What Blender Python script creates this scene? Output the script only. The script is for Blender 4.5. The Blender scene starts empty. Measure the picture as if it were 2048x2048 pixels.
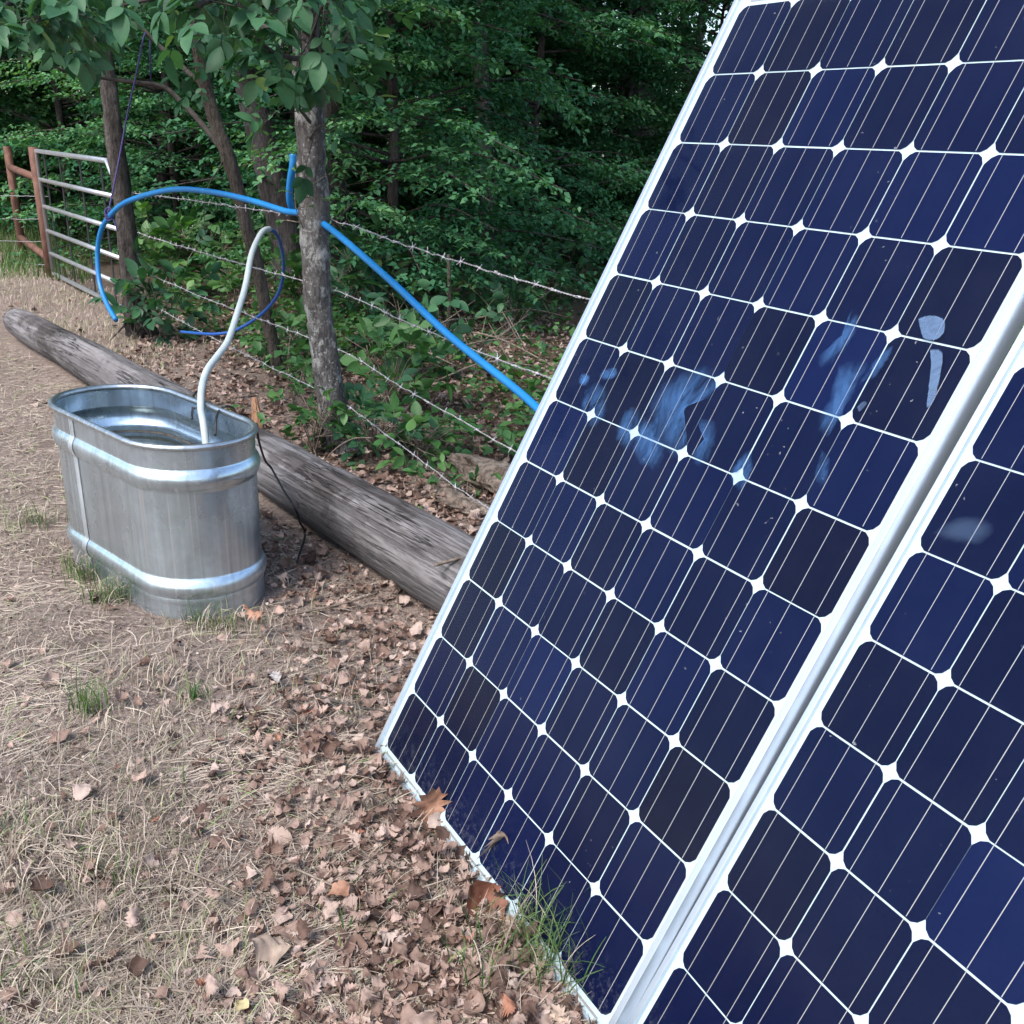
import bpy, math, random
import numpy as np
from mathutils import Vector, Matrix
random.seed(7); RNG = np.random.default_rng(7)
sc = bpy.context.scene
C = sc.collection

# ------------------------------------------------------------------ camera
CAM_H = 1.4058974
F, CX, CY = 955.09, 512.0, 584.38          # pixels, for a 1024 px picture
W = np.array([[0.99833543, 0.05767467, 0.0],
              [0.02381086, -0.41216059, 0.91080003],
              [0.05253009, -0.90928394, -0.41284780]])    # camera axes (right, down, forward) -> world
CAM = np.array([0.0, 0.0, CAM_H])
cam_d = bpy.data.cameras.new('camera'); cam = bpy.data.objects.new('camera', cam_d); C.objects.link(cam)
cam_d.sensor_width = 36; cam_d.lens = F / 1024 * 36
cam_d.shift_y = (CY - 512) / 1024
cam_d.clip_start = 0.05; cam_d.clip_end = 400
m = Matrix.Identity(4)
for r in range(3):
    m[r][0] = W[r][0]; m[r][1] = -W[r][1]; m[r][2] = -W[r][2]
m[2][3] = CAM_H
cam.matrix_world = m
sc.camera = cam

# ------------------------------------------------------------------ light
SUN_EL, SUN_AZ = math.radians(52), math.radians(-142)      # azimuth from +Y towards +X; behind the camera, to its left
world = bpy.data.worlds.new('World'); sc.world = world; world.use_nodes = True
wn = world.node_tree; bg = wn.nodes['Background']
sky = wn.nodes.new('ShaderNodeTexSky'); sky.sky_type = 'NISHITA'; sky.sun_disc = False
sky.sun_elevation = SUN_EL; sky.sun_rotation = SUN_AZ
sky.dust_density = 2.5; sky.air_density = 1.0; sky.ozone_density = 1.0
wn.links.new(sky.outputs[0], bg.inputs[0]); bg.inputs[1].default_value = 0.15
sun_d = bpy.data.lights.new('sun', 'SUN'); sun_d.energy = 1.55; sun_d.angle = math.radians(17); sun_d.color = (1, .975, .95)
sun = bpy.data.objects.new('sun', sun_d); C.objects.link(sun)
sd = Vector((math.cos(SUN_EL) * math.sin(SUN_AZ), math.cos(SUN_EL) * math.cos(SUN_AZ), math.sin(SUN_EL)))
sun.rotation_euler = sd.to_track_quat('Z', 'Y').to_euler()
sc.view_settings.view_transform = 'Standard'; sc.view_settings.look = 'None'
sc.view_settings.exposure = 1.15; sc.view_settings.gamma = 1.0
sc.cycles.max_bounces = 6; sc.cycles.diffuse_bounces = 3; sc.cycles.glossy_bounces = 3
sc.cycles.transparent_max_bounces = 8; sc.cycles.transmission_bounces = 3
sc.cycles.caustics_reflective = False; sc.cycles.caustics_refractive = False

# ------------------------------------------------------------------ helpers: measuring the photo (px in a 1932 px wide view)
S = 2048 / 1932 / 2
def ray(x, y): return W @ np.array([(x * S - CX) / F, (y * S - CY) / F, 1.0])
def gp(x, y, z=0.0):
    d = ray(x, y); return CAM + d * ((z - CAM_H) / d[2])
def ad(x, y, D):
    d = ray(x, y); return CAM + d * (D / d[1])
def vp(x, y, A, D):
    d = ray(x, y); n = np.array([-D[1], D[0]]); k = (np.array(A) @ n) / (d[:2] @ n); return CAM + d * k
def px2m(w, P): return w * S / F * float(np.linalg.norm(np.array(P) - CAM)) * 0.97

# ------------------------------------------------------------------ helpers: objects
def tag(o, label=None, cat=None, group=None, kind=None):
    if label: o['label'] = label
    if cat: o['category'] = cat
    if group: o['group'] = group
    if kind: o['kind'] = kind
    return o
def empty(name, loc=(0, 0, 0)):
    o = bpy.data.objects.new(name, None); C.objects.link(o); o.location = Vector([float(v) for v in loc]); o.empty_display_size = .1
    return o
def mesh(name, V, Fc, mats, parent=None, smooth=False, attr=None, midx=None, loc=None):
    me = bpy.data.meshes.new(name)
    V = np.asarray(V, dtype=np.float64)
    if loc is not None: V = V - np.asarray(loc)
    if isinstance(Fc, np.ndarray):
        n, k = Fc.shape
        me.vertices.add(len(V)); me.vertices.foreach_set('co', V.ravel())
        me.loops.add(n * k); me.loops.foreach_set('vertex_index', Fc.ravel().astype(np.int32))
        me.polygons.add(n); me.polygons.foreach_set('loop_start', np.arange(0, n * k, k, dtype=np.int32))
        me.update(calc_edges=True)
    else:
        me.from_pydata([tuple(v) for v in V], [], [tuple(f) for f in Fc]); me.update()
    if not isinstance(mats, (list, tuple)): mats = [mats]
    for mt in mats: me.materials.append(mt)
    if midx is not None: me.polygons.foreach_set('material_index', np.asarray(midx, dtype=np.int32))
    if smooth: me.polygons.foreach_set('use_smooth', np.ones(len(me.polygons), dtype=bool))
    if attr is not None:
        a = me.attributes.new('v', 'FLOAT', 'POINT'); a.data.foreach_set('value', np.asarray(attr, dtype=np.float32))
    me.validate()
    o = bpy.data.objects.new(name, me); C.objects.link(o)
    if parent is not None: o.parent = parent
    if loc is not None and parent is None: o.location = Vector([float(v) for v in loc])
    return o
class MB:
    def __init__(s): s.V = []; s.F = []; s.M = []
    def add(s, V, Fc, m=0):
        b = len(s.V); s.V += [tuple(float(c) for c in v) for v in V]; s.F += [tuple(b + i for i in f) for f in Fc]; s.M += [m] * len(Fc)
    def box(s, o, ex, ey, ez, m=0):
        o, ex, ey, ez = map(np.array, (o, ex, ey, ez)); v = [o + a * ex + b * ey + c * ez for c in (0, 1) for b in (0, 1) for a in (0, 1)]
        s.add(v, [(0, 2, 3, 1), (4, 5, 7, 6), (0, 1, 5, 4), (2, 6, 7, 3), (0, 4, 6, 2), (1, 3, 7, 5)], m)
    def tube(s, P, R, n=8, m=0, cap=True, rough=0, seed=0):
        V, Fc = tube(P, R, n, cap, rough, seed); s.add(V, Fc, m)
    def obj(s, name, mats, parent=None, smooth=False, loc=None, attr=None):
        return mesh(name, s.V, s.F, mats, parent, smooth, attr=attr, midx=s.M, loc=loc)
def smooth_path(P, k=5):
    P = [np.array(p, float) for p in P]
    if len(P) < 3: return np.array(P)
    out = []; Q = [2 * P[0] - P[1]] + P + [2 * P[-1] - P[-2]]
    for i in range(1, len(Q) - 2):
        a, b, c, d = Q[i - 1:i + 3]
        for j in range(k):
            t = j / k; out.append(.5 * (2 * b + (c - a) * t + (2 * a - 5 * b + 4 * c - d) * t * t + (3 * b - a - 3 * c + d) * t ** 3))
    out.append(P[-1]); return np.array(out)
def tube(P, R, n=8, cap=True, rough=0.0, seed=0):
    P = np.array(P, float); R = np.ones(len(P)) * R if np.isscalar(R) else np.interp(np.linspace(0, 1, len(P)), np.linspace(0, 1, len(R)), R)
    rg = np.random.default_rng(seed)
    T = np.gradient(P, axis=0); T /= np.linalg.norm(T, axis=1)[:, None] + 1e-12
    u = np.cross(T[0], [0.3, 0.2, 1.0] if abs(T[0][2]) < .9 else [1.0, 0.1, 0]); u /= np.linalg.norm(u)
    V = []; lump = rg.normal(0, 1, n)
    for i in range(len(P)):
        u = u - T[i] * (u @ T[i]); u /= np.linalg.norm(u); w = np.cross(T[i], u)
        lump = .8 * lump + .6 * rg.normal(0, 1, n)
        for j in range(n):
            a = 2 * math.pi * j / n; r = R[i] * (1 + rough * lump[j]); V.append(P[i] + r * (math.cos(a) * u + math.sin(a) * w))
    Fc = [(i * n + j, i * n + (j + 1) % n, (i + 1) * n + (j + 1) % n, (i + 1) * n + j) for i in range(len(P) - 1) for j in range(n)]
    if cap: Fc += [tuple(range(n - 1, -1, -1)), tuple((len(P) - 1) * n + j for j in range(n))]
    return V, Fc

# vectorised instancing of a small template
def rot_frames(d, up):
    "frames whose Y axis is d and Z axis close to up; arrays N x 3"
    d = d / (np.linalg.norm(d, axis=1)[:, None] + 1e-12)
    x = np.cross(d, up); x /= (np.linalg.norm(x, axis=1)[:, None] + 1e-12); z = np.cross(x, d)
    return np.stack([x, d, z], axis=2)
def inst(tv, tf, pos, fr, size, val):
    tv = np.asarray(tv, float); tf = np.asarray(tf, np.int64); N = len(pos)
    size = np.asarray(size); size = size[:, None] * np.ones(3) if size.ndim == 1 else size
    V = np.einsum('nij,nkj->nki', fr, tv[None] * size[:, None, :]) + pos[:, None, :]
    Fc = (tf[None] + (np.arange(N) * len(tv))[:, None, None]).reshape(-1, tf.shape[1])
    return V.reshape(-1, 3), Fc, np.repeat(val, len(tv))
def merge(parts):
    V, Fc, A = [], [], []; b = 0
    for v, f, a in parts: V.append(v); Fc.append(f + b); A.append(a); b += len(v)
    return np.vstack(V), np.vstack(Fc), np.concatenate(A)

_tab = np.random.default_rng(3).random((256, 256))
def vnoise(x, y):
    x = np.asarray(x, float); y = np.asarray(y, float)
    xi, yi = np.floor(x).astype(int), np.floor(y).astype(int); fx, fy = x - xi, y - yi
    fx = fx * fx * (3 - 2 * fx); fy = fy * fy * (3 - 2 * fy)
    g = lambda a, b: _tab[a & 255, b & 255]
    return (g(xi, yi) * (1 - fx) + g(xi + 1, yi) * fx) * (1 - fy) + (g(xi, yi + 1) * (1 - fx) + g(xi + 1, yi + 1) * fx) * fy
PB0, PB1 = np.array([-0.31, 2.05]), np.array([0.24, 1.17])          # foot of the first panel
def foot_dist(x, y):
    d = PB1 - PB0; L = np.linalg.norm(d); d = d / L
    s = (x - PB0[0]) * d[0] + (y - PB0[1]) * d[1]; n = (x - PB0[0]) * d[1] - (y - PB0[1]) * d[0]
    e = np.maximum(np.maximum(-s, s - L), 0); return np.hypot(e, n)
def gh(x, y):
    x = np.asarray(x, float); y = np.asarray(y, float)
    h = (vnoise(x * 1.7 + 9, y * 1.7) - .5) * .035 + (vnoise(x * 6, y * 6 + 4) - .5) * .016 + (vnoise(x * 19, y * 19) - .5) * .007
    far = np.clip((np.hypot(x, y) - 6) / 20, 0, 1); h = h + (vnoise(x * .3, y * .3) - .5) * .5 * far
    h = h + .012 * np.exp(-(foot_dist(x, y) / .12) ** 2)
    fd = foot_dist(x, y); tf_ = np.exp(-(fd / .07) ** 2); h = h * (1 - .85 * tf_) - .009 * tf_ + .018 * np.exp(-((fd - .16) / .06) ** 2)
    t = np.exp(-(((x + 1.2) / .42) ** 2 + ((y - 3.04) / .42) ** 2) ** 2)
    return h * (1 - t) - .004 * t

# ------------------------------------------------------------------ materials
def mat(name):
    mt = bpy.data.materials.new(name); mt.use_nodes = True; return mt, mt.node_tree, mt.node_tree.nodes['Principled BSDF']
def N(nt, t, **kw):
    n = nt.nodes.new(t)
    for k, v in kw.items():
        if k.startswith('i_'):
            n.inputs[k[2:].replace('_', ' ')].default_value = v
        else: setattr(n, k, v)
    return n
def ramp(nt, fac, stops, interp='LINEAR'):
    r = nt.nodes.new('ShaderNodeValToRGB'); r.color_ramp.interpolation = interp
    while len(r.color_ramp.elements) < len(stops): r.color_ramp.elements.new(.5)
    for e, (p, c) in zip(r.color_ramp.elements, stops):
        e.position = p; e.color = (c[0], c[1], c[2], 1) if hasattr(c, '__len__') else (c, c, c, 1)
    nt.links.new(fac, r.inputs[0]); return r.outputs[0]
def noise(nt, scale, detail=4, rough=.6, vec=None, coord='Object', stretch=None, dist=0):
    tc = nt.nodes.new('ShaderNodeTexCoord'); o = tc.outputs[coord]
    if stretch:
        mp = nt.nodes.new('ShaderNodeMapping'); mp.inputs['Scale'].default_value = stretch; nt.links.new(o, mp.inputs[0]); o = mp.outputs[0]
    n = nt.nodes.new('ShaderNodeTexNoise'); n.inputs['Scale'].default_value = scale; n.inputs['Detail'].default_value = detail
    n.inputs['Roughness'].default_value = rough; n.inputs['Distortion'].default_value = dist; nt.links.new(o, n.inputs['Vector']); return n.outputs[0]
def mixc(nt, fac, a, b, mode='MIX'):
    n = nt.nodes.new('ShaderNodeMix'); n.data_type = 'RGBA'; n.blend_type = mode
    for s_, v in ((0, fac), (6, a), (7, b)):
        if hasattr(v, 'is_linked') or hasattr(v, 'links'): nt.links.new(v, n.inputs[s_])
        elif s_ == 0: n.inputs[0].default_value = v
        else: n.inputs[s_].default_value = (v[0], v[1], v[2], 1)
    return n.outputs[2]
def bump(nt, bs, h, strength=.5, dist=.01):
    b = nt.nodes.new('ShaderNodeBump'); b.inputs['Strength'].default_value = strength; b.inputs['Distance'].default_value = dist
    nt.links.new(h, b.inputs['Height']); nt.links.new(b.outputs[0], bs.inputs['Normal'])
def simple(name, col, rough=.6, metal=0, var=None, scale=20, spec=.5, bmp=0, stretch=None):
    mt, nt, bs = mat(name); bs.inputs['Roughness'].default_value = rough; bs.inputs['Metallic'].default_value = metal
    bs.inputs['Specular IOR Level'].default_value = spec
    if var:
        f = noise(nt, scale, stretch=stretch); c = ramp(nt, f, [(.35, col), (.65, var)]); nt.links.new(c, bs.inputs['Base Color'])
        if bmp: bump(nt, bs, f, bmp, .004)
    else: bs.inputs['Base Color'].default_value = (*col, 1)
    return mt
def leafmat(name, stops, rough=.5, transl=.25, spec=.4, tcol=None):
    mt, nt, bs = mat(name); at = N(nt, 'ShaderNodeAttribute', attribute_name='v')
    c = ramp(nt, at.outputs['Fac'], stops)
    n = noise(nt, 60, 3); c = mixc(nt, .35, c, ramp(nt, n, [(.3, .45), (.7, 1.0)]), 'MULTIPLY')
    nt.links.new(c, bs.inputs['Base Color']); bs.inputs['Roughness'].default_value = rough; bs.inputs['Specular IOR Level'].default_value = spec
    if transl:
        tr = nt.nodes.new('ShaderNodeBsdfTranslucent'); g = mixc(nt, 1.0, c, tcol or (1.3, 1.5, .5), 'MULTIPLY'); nt.links.new(g, tr.inputs[0])
        mx = nt.nodes.new('ShaderNodeMixShader'); mx.inputs[0].default_value = transl
        nt.links.new(bs.outputs[0], mx.inputs[1]); nt.links.new(tr.outputs[0], mx.inputs[2]); nt.links.new(mx.outputs[0], nt.nodes['Material Output'].inputs[0])
    return mt

def ground_material():
    mt, nt, bs = mat('soil')
    a = noise(nt, 3.0, 8, .7); b = noise(nt, 60, 6, .75); c = noise(nt, 260, 3, .7)
    col = ramp(nt, b, [(.28, (.15, .112, .095)), (.48, (.38, .305, .262)), (.70, (.60, .52, .46))])
    col = mixc(nt, .7, col, ramp(nt, a, [(.3, (.58, .53, .50)), (.7, (1.0, .98, .96))]), 'MULTIPLY')
    # wood-floor shade painted into the soil colour: dark brown past the fence line
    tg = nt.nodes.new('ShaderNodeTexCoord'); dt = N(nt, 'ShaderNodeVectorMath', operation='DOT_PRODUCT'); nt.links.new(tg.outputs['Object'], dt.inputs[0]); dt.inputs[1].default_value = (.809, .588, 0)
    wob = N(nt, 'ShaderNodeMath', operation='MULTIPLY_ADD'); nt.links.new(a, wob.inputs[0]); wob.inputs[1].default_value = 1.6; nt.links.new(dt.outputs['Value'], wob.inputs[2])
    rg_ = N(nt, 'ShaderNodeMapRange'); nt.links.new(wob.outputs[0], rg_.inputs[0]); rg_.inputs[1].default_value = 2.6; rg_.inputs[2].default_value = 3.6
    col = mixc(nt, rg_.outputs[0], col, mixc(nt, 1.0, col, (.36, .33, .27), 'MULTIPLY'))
    nt.links.new(col, bs.inputs['Base Color']); bs.inputs['Roughness'].default_value = .95; bs.inputs['Specular IOR Level'].default_value = .15
    ad_ = N(nt, 'ShaderNodeMath', operation='ADD'); nt.links.new(b, ad_.inputs[0]); nt.links.new(c, ad_.inputs[1])
    bump(nt, bs, ad_.outputs[0], .8, .02); return mt
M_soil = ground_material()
M_dead = leafmat('dead_leaf', [(0, (.055, .034, .027)), (.28, (.17, .105, .080)), (.55, (.33, .23, .185)), (.85, (.54, .43, .37)), (1, (.36, .17, .11))], .7, .12, .25, (1, .8, .6))
M_frag = leafmat('litter_fragment', [(0, (.055, .038, .030)), (.4, (.18, .130, .105)), (.7, (.36, .285, .235)), (1, (.56, .47, .40))], .85, 0, .15)
M_straw = leafmat('straw', [(0, (.20, .15, .12)), (.4, (.44, .36, .29)), (.80, (.68, .59, .48)), (.88, (.42, .42, .24)), (1, (.26, .34, .14))], .65, .1, .3, (1, 1, .8))
M_grass = leafmat('green_grass', [(0, (.045, .10, .03)), (.6, (.09, .19, .05)), (1, (.22, .29, .10))], .5, .25, .4)
M_leafA = leafmat('tree_leaf', [(0, (.018, .062, .032)), (.5, (.040, .125, .060)), (.85, (.080, .205, .095)), (1, (.17, .27, .08))], .5, .25, .3)
M_leafB = leafmat('wood_leaf', [(0, (.012, .066, .028)), (.45, (.052, .175, .085)), (.8, (.13, .31, .14)), (1, (.24, .42, .18))], .6, .25, .15)
M_herb = leafmat('herb_leaf', [(0, (.035, .11, .035)), (.5, (.07, .19, .055)), (1, (.14, .29, .08))], .5, .22, .4)

def bark_material(name, c0, c1, c2, lichen=None, scale=14, rough=.9):
    mt, nt, bs = mat(name)
    a = noise(nt, scale, 8, .7, stretch=(1, 1, .18)); b = noise(nt, scale * 4, 6, .7, stretch=(1, 1, .35))
    col = ramp(nt, a, [(.3, c0), (.5, c1), (.72, c2)])
    col = mixc(nt, .75, col, ramp(nt, b, [(.34, .22), (.56, 1.0)]), 'MULTIPLY')
    if lichen:
        l = noise(nt, 9, 8, .8, stretch=(1, 1, .7)); col = mixc(nt, ramp(nt, l, [(.53, 0.0), (.60, 1.0)]), col, lichen)
        l2 = noise(nt, 42, 5, .7); col = mixc(nt, ramp(nt, l2, [(.60, 0.0), (.66, .9)]), col, tuple(min(1, v * 1.25) for v in lichen))
    nt.links.new(col, bs.inputs['Base Color']); bs.inputs['Roughness'].default_value = rough; bs.inputs['Specular IOR Level'].default_value = .2
    ad_ = N(nt, 'ShaderNodeMath', operation='ADD'); nt.links.new(a, ad_.inputs[0]); nt.links.new(b, ad_.inputs[1]); bump(nt, bs, ad_.outputs[0], 1.0, .045)
    return mt
M_bark_lichen = bark_material('lichen_bark', (.070, .064, .062), (.17, .158, .152), (.28, .265, .255), (.46, .46, .44))
M_bark_dark = bark_material('dark_bark', (.030, .025, .023), (.105, .090, .082), (.25, .225, .21), None, 12)
M_bark_thin = bark_material('sapling_bark', (.06, .048, .040), (.14, .115, .095), (.23, .20, .165), None, 20)
M_bark_grey = bark_material('grey_bark', (.075, .062, .062), (.13, .11, .11), (.18, .16, .155), None, 9)
M_twig = simple('twig_wood', (.10, .075, .055), .85, 0, (.26, .21, .165), 40)
M_darktwig = simple('dark_twig', (.030, .026, .022), .85, 0, (.075, .064, .055), 30)

# galvanised steel, aluminium and so on
def galv(name, col=(.50, .56, .59), r0=.30, r1=.52, streak=True):
    mt, nt, bs = mat(name); bs.inputs['Metallic'].default_value = .93
    s_ = noise(nt, 6, 3, .5, stretch=(7, 7, .12)); p = noise(nt, 55, 3, .5); q = noise(nt, 4, 4, .6)
    c = ramp(nt, s_, [(.28, tuple(v * .93 for v in col)), (.52, col), (.66, tuple(min(1, v * 1.12) for v in col))])
    c = mixc(nt, .5, c, ramp(nt, p, [(.35, .86), (.65, 1.0)]), 'MULTIPLY')
    c = mixc(nt, .55, c, ramp(nt, q, [(.35, (.70, .70, .72)), (.65, 1.0)]), 'MULTIPLY')
    st_ = noise(nt, 11, 2, .4, stretch=(8, 8, .10)); m1 = noise(nt, 3, 3, .6); stk = mixc(nt, 1.0, ramp(nt, st_, [(.60, 0.0), (.68, 1.0)]), ramp(nt, m1, [(.45, 0.0), (.55, 1.0)]), 'MULTIPLY')
    c = mixc(nt, stk, c, (.76, .84, .90)); st2 = noise(nt, 9, 3, .5, stretch=(6, 6, .14)); c = mixc(nt, .45, c, ramp(nt, st2, [(.30, (.66, .63, .62)), (.42, 1.0)]), 'MULTIPLY')
    nt.links.new(c, bs.inputs['Base Color'])
    nt.links.new(ramp(nt, q, [(.3, r0), (.7, r1)]), bs.inputs['Roughness']); bump(nt, bs, p, .12, .003)
    return mt
M_galv = galv('galvanised_steel', (.66, .79, .88), .20, .36); M_galv_dull = galv('galvanised_seam', (.66, .72, .76), .45, .6)
M_rim = galv('galvanised_rim', (.58, .63, .66), .25, .4)
M_gatetube = simple('gate_tube', (.52, .54, .57), .38, .75, (.62, .64, .67), 8)
M_gatebrace = simple('gate_brace', (.035, .036, .042), .5, .4)
M_rust = simple('rusty_pipe', (.115, .050, .034), .8, .1, (.19, .095, .068), 15, bmp=.3)
M_wire = simple('wire_steel', (.52, .52, .55), .5, .35, (.30, .28, .28), 60)
M_blue = simple('blue_pipe', (.008, .155, .42), .38, 0, (.012, .19, .48), 6)
M_bluedark = simple('dark_blue_pipe', (.012, .065, .28), .4, 0, (.02, .11, .40), 5)
M_whitehose = simple('white_hose', (.36, .42, .43), .45, 0, (.44, .49, .49), 12)
M_black = simple('black_rubber', (.012, .012, .013), .5)
M_rope = simple('purple_rope', (.04, .03, .11), .8, 0, (.075, .06, .20), 200)
M_alu = simple('anodised_aluminium', (.60, .67, .74), .40, .8, (.64, .71, .78), 5)
M_back = simple('backsheet_white', (.50, .62, .68), .55)
M_bus = simple('busbar_silver', (.50, .49, .49), .38, .5)
def cell_material():
    mt, nt, bs = mat('silicon_cell')
    at = N(nt, 'ShaderNodeAttribute', attribute_name='v')
    c = ramp(nt, at.outputs['Fac'], [(0, (.0042, .0034, .009)), (.25, (.0028, .0044, .018)), (.5, (.0026, .0052, .027)), (.8, (.0028, .0064, .036)), (1, (.0034, .0082, .046))])
    n = noise(nt, 7, 4, .6); c = mixc(nt, .5, c, ramp(nt, n, [(.3, (.62, .66, .78)), (.7, (1.25, 1.15, 1.1))]), 'MULTIPLY')
    nt.links.new(c, bs.inputs['Base Color']); bs.inputs['Roughness'].default_value = .5; bs.inputs['Specular IOR Level'].default_value = .15; bs.inputs['Specular Tint'].default_value = (.20, .32, 1.0, 1)
    return mt
M_cell = cell_material()
def glass_material():
    mt, nt, bs = mat('panel_glass'); nt.nodes.remove(bs)
    tr = nt.nodes.new('ShaderNodeBsdfTransparent'); tr.inputs[0].default_value = (.97, .985, .985, 1)
    gl = nt.nodes.new('ShaderNodeBsdfGlossy'); gl.inputs['Roughness'].default_value = .05; gl.inputs[0].default_value = (1, 1, 1, 1)
    df = nt.nodes.new('ShaderNodeBsdfDiffuse'); df.inputs[0].default_value = (.55, .58, .62, 1)
    fr = nt.nodes.new('ShaderNodeFresnel'); fr.inputs[0].default_value = 1.18
    mx = nt.nodes.new('ShaderNodeMixShader'); nt.links.new(fr.outputs[0], mx.inputs[0]); nt.links.new(tr.outputs[0], mx.inputs[1]); nt.links.new(gl.outputs[0], mx.inputs[2])
    # dust specks and a thin film of dirt
    n1 = noise(nt, 90, 2, .5); sp = mixc(nt, 1.0, ramp(nt, n1, [(.735, 0.0), (.77, .30)]), ramp(nt, noise(nt, 4.5, 2, .5), [(.5, 0.0), (.62, 1.0)]), 'MULTIPLY')
    n2 = noise(nt, 3.5, 6, .7); fl = ramp(nt, n2, [(.45, .0), (.75, .005)])
    tc = nt.nodes.new('ShaderNodeTexCoord'); sx = nt.nodes.new('ShaderNodeSeparateXYZ'); nt.links.new(tc.outputs['Object'], sx.inputs[0])
    mr = N(nt, 'ShaderNodeMapRange'); nt.links.new(sx.outputs[1], mr.inputs[0]); mr.inputs[1].default_value = .10; mr.inputs[2].default_value = -.03; mr.inputs[3].default_value = 0.0; mr.inputs[4].default_value = .16
    mm = N(nt, 'ShaderNodeMath', operation='MULTIPLY'); nt.links.new(mr.outputs[0], mm.inputs[0]); nt.links.new(ramp(nt, noise(nt, 70, 6, .8), [(.50, 0.0), (.70, 1.0)]), mm.inputs[1])
    ad0 = N(nt, 'ShaderNodeMath', operation='ADD'); nt.links.new(sp, ad0.inputs[0]); nt.links.new(fl, ad0.inputs[1])
    ad_ = N(nt, 'ShaderNodeMath', operation='ADD'); nt.links.new(ad0.outputs[0], ad_.inputs[0]); nt.links.new(mm.outputs[0], ad_.inputs[1])
    m2 = nt.nodes.new('ShaderNodeMixShader'); nt.links.new(ad_.outputs[0], m2.inputs[0]); nt.links.new(mx.outputs[0], m2.inputs[1]); nt.links.new(df.outputs[0], m2.inputs[2])
    nt.links.new(m2.outputs[0], nt.nodes['Material Output'].inputs[0]); return mt
M_glass = glass_material()
def smudge_material(name, col, lo, hi, scale, st=None):
    mt, nt, bs = mat(name); bs.inputs['Base Color'].default_value = (*col, 1); bs.inputs['Roughness'].default_value = .6
    at = N(nt, 'ShaderNodeAttribute', attribute_name='v')
    n = noise(nt, scale, 6, .7, stretch=st, dist=1.2); r = ramp(nt, n, [(.33, lo), (.68, hi)])
    mu = N(nt, 'ShaderNodeMath', operation='MULTIPLY'); nt.links.new(r, mu.inputs[0]); nt.links.new(at.outputs['Fac'], mu.inputs[1])
    nt.links.new(mu.outputs[0], bs.inputs['Alpha']); return mt
M_smudge = smudge_material('bluish_film', (.07, .21, .50), .0, .55, 16, (1.5, .55, 1))  # bluish translucent patches on the glass
M_drop = smudge_material('bird_dropping', (.13, .22, .38), .42, .74, 20)
def wood_material():
    mt, nt, bs = mat('weathered_wood')
    a = noise(nt, 5, 8, .75, stretch=(.25, 2.2, 2.2), dist=.4); b = noise(nt, 16, 7, .8, stretch=(.06, 2.0, 2.0)); d = noise(nt, 2.3, 5, .7, stretch=(.8, 1.6, 1.6), dist=.5)
    c = ramp(nt, a, [(.25, (.12, .113, .115)), (.5, (.215, .206, .207)), (.75, (.34, .328, .326))])
    c = mixc(nt, ramp(nt, b, [(.34, 1.0), (.43, 0.0)]), c, (.055, .048, .045))
    c = mixc(nt, ramp(nt, d, [(.53, 0.0), (.60, .75)]), c, (.075, .066, .063))
    e = noise(nt, 26, 5, .6, stretch=(.045, 1.3, 1.3), dist=.3); ck = ramp(nt, e, [(.478, 0.0), (.497, 1.0), (.503, 1.0), (.522, 0.0)]); k2 = noise(nt, 3, 3, .6); ck = mixc(nt, 1.0, ck, ramp(nt, k2, [(.42, 0.0), (.58, 1.0)]), 'MULTIPLY')
    c = mixc(nt, ck, c, (.022, .019, .018)); g2 = noise(nt, 70, 4, .8, stretch=(.12, 1, 1)); c = mixc(nt, .6, c, ramp(nt, g2, [(.3, .5), (.65, 1.1)]), 'MULTIPLY')
    pz = noise(nt, 1.1, 5, .7, stretch=(1, 2, 2)); c = mixc(nt, .8, c, ramp(nt, pz, [(.38, (.62, .60, .59)), (.6, (1.1, 1.1, 1.12))]), 'MULTIPLY')
    nt.links.new(c, bs.inputs['Base Color']); bs.inputs['Roughness'].default_value = .9; bs.inputs['Specular IOR Level'].default_value = .2
    sb = N(nt, 'ShaderNodeMath', operation='SUBTRACT'); nt.links.new(ramp(nt, b, [(.28, 0.0), (.5, 1.0)]), sb.inputs[0]); nt.links.new(ck, sb.inputs[1])
    bump(nt, bs, sb.outputs[0], .9, .014); return mt
M_log = wood_material()
M_drift = bark_material('rotten_wood', (.20, .14, .105), (.38, .30, .24), (.55, .47, .39), None, 10)
M_stake = simple('split_wood', (.22, .10, .05), .85, 0, (.42, .24, .14), 14, stretch=(4, 4, .6))

# ------------------------------------------------------------------ ground
k = np.linspace(-1, 1, 420); a_ = 5.4
gx = -0.8 + np.sinh(k * a_) / np.sinh(a_) * 90; gy = 2.6 + np.sinh(k * a_) / np.sinh(a_) * 90
X, Y = np.meshgrid(gx, gy, indexing='ij'); Z = gh(X, Y)
idx = np.arange(420 * 420).reshape(420, 420)
Fq = np.stack([idx[:-1, :-1], idx[1:, :-1], idx[1:, 1:], idx[:-1, 1:]], -1).reshape(-1, 4)
tag(mesh('ground', np.stack([X, Y, Z], -1).reshape(-1, 3), Fq, M_soil, smooth=True), kind='structure')

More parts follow.
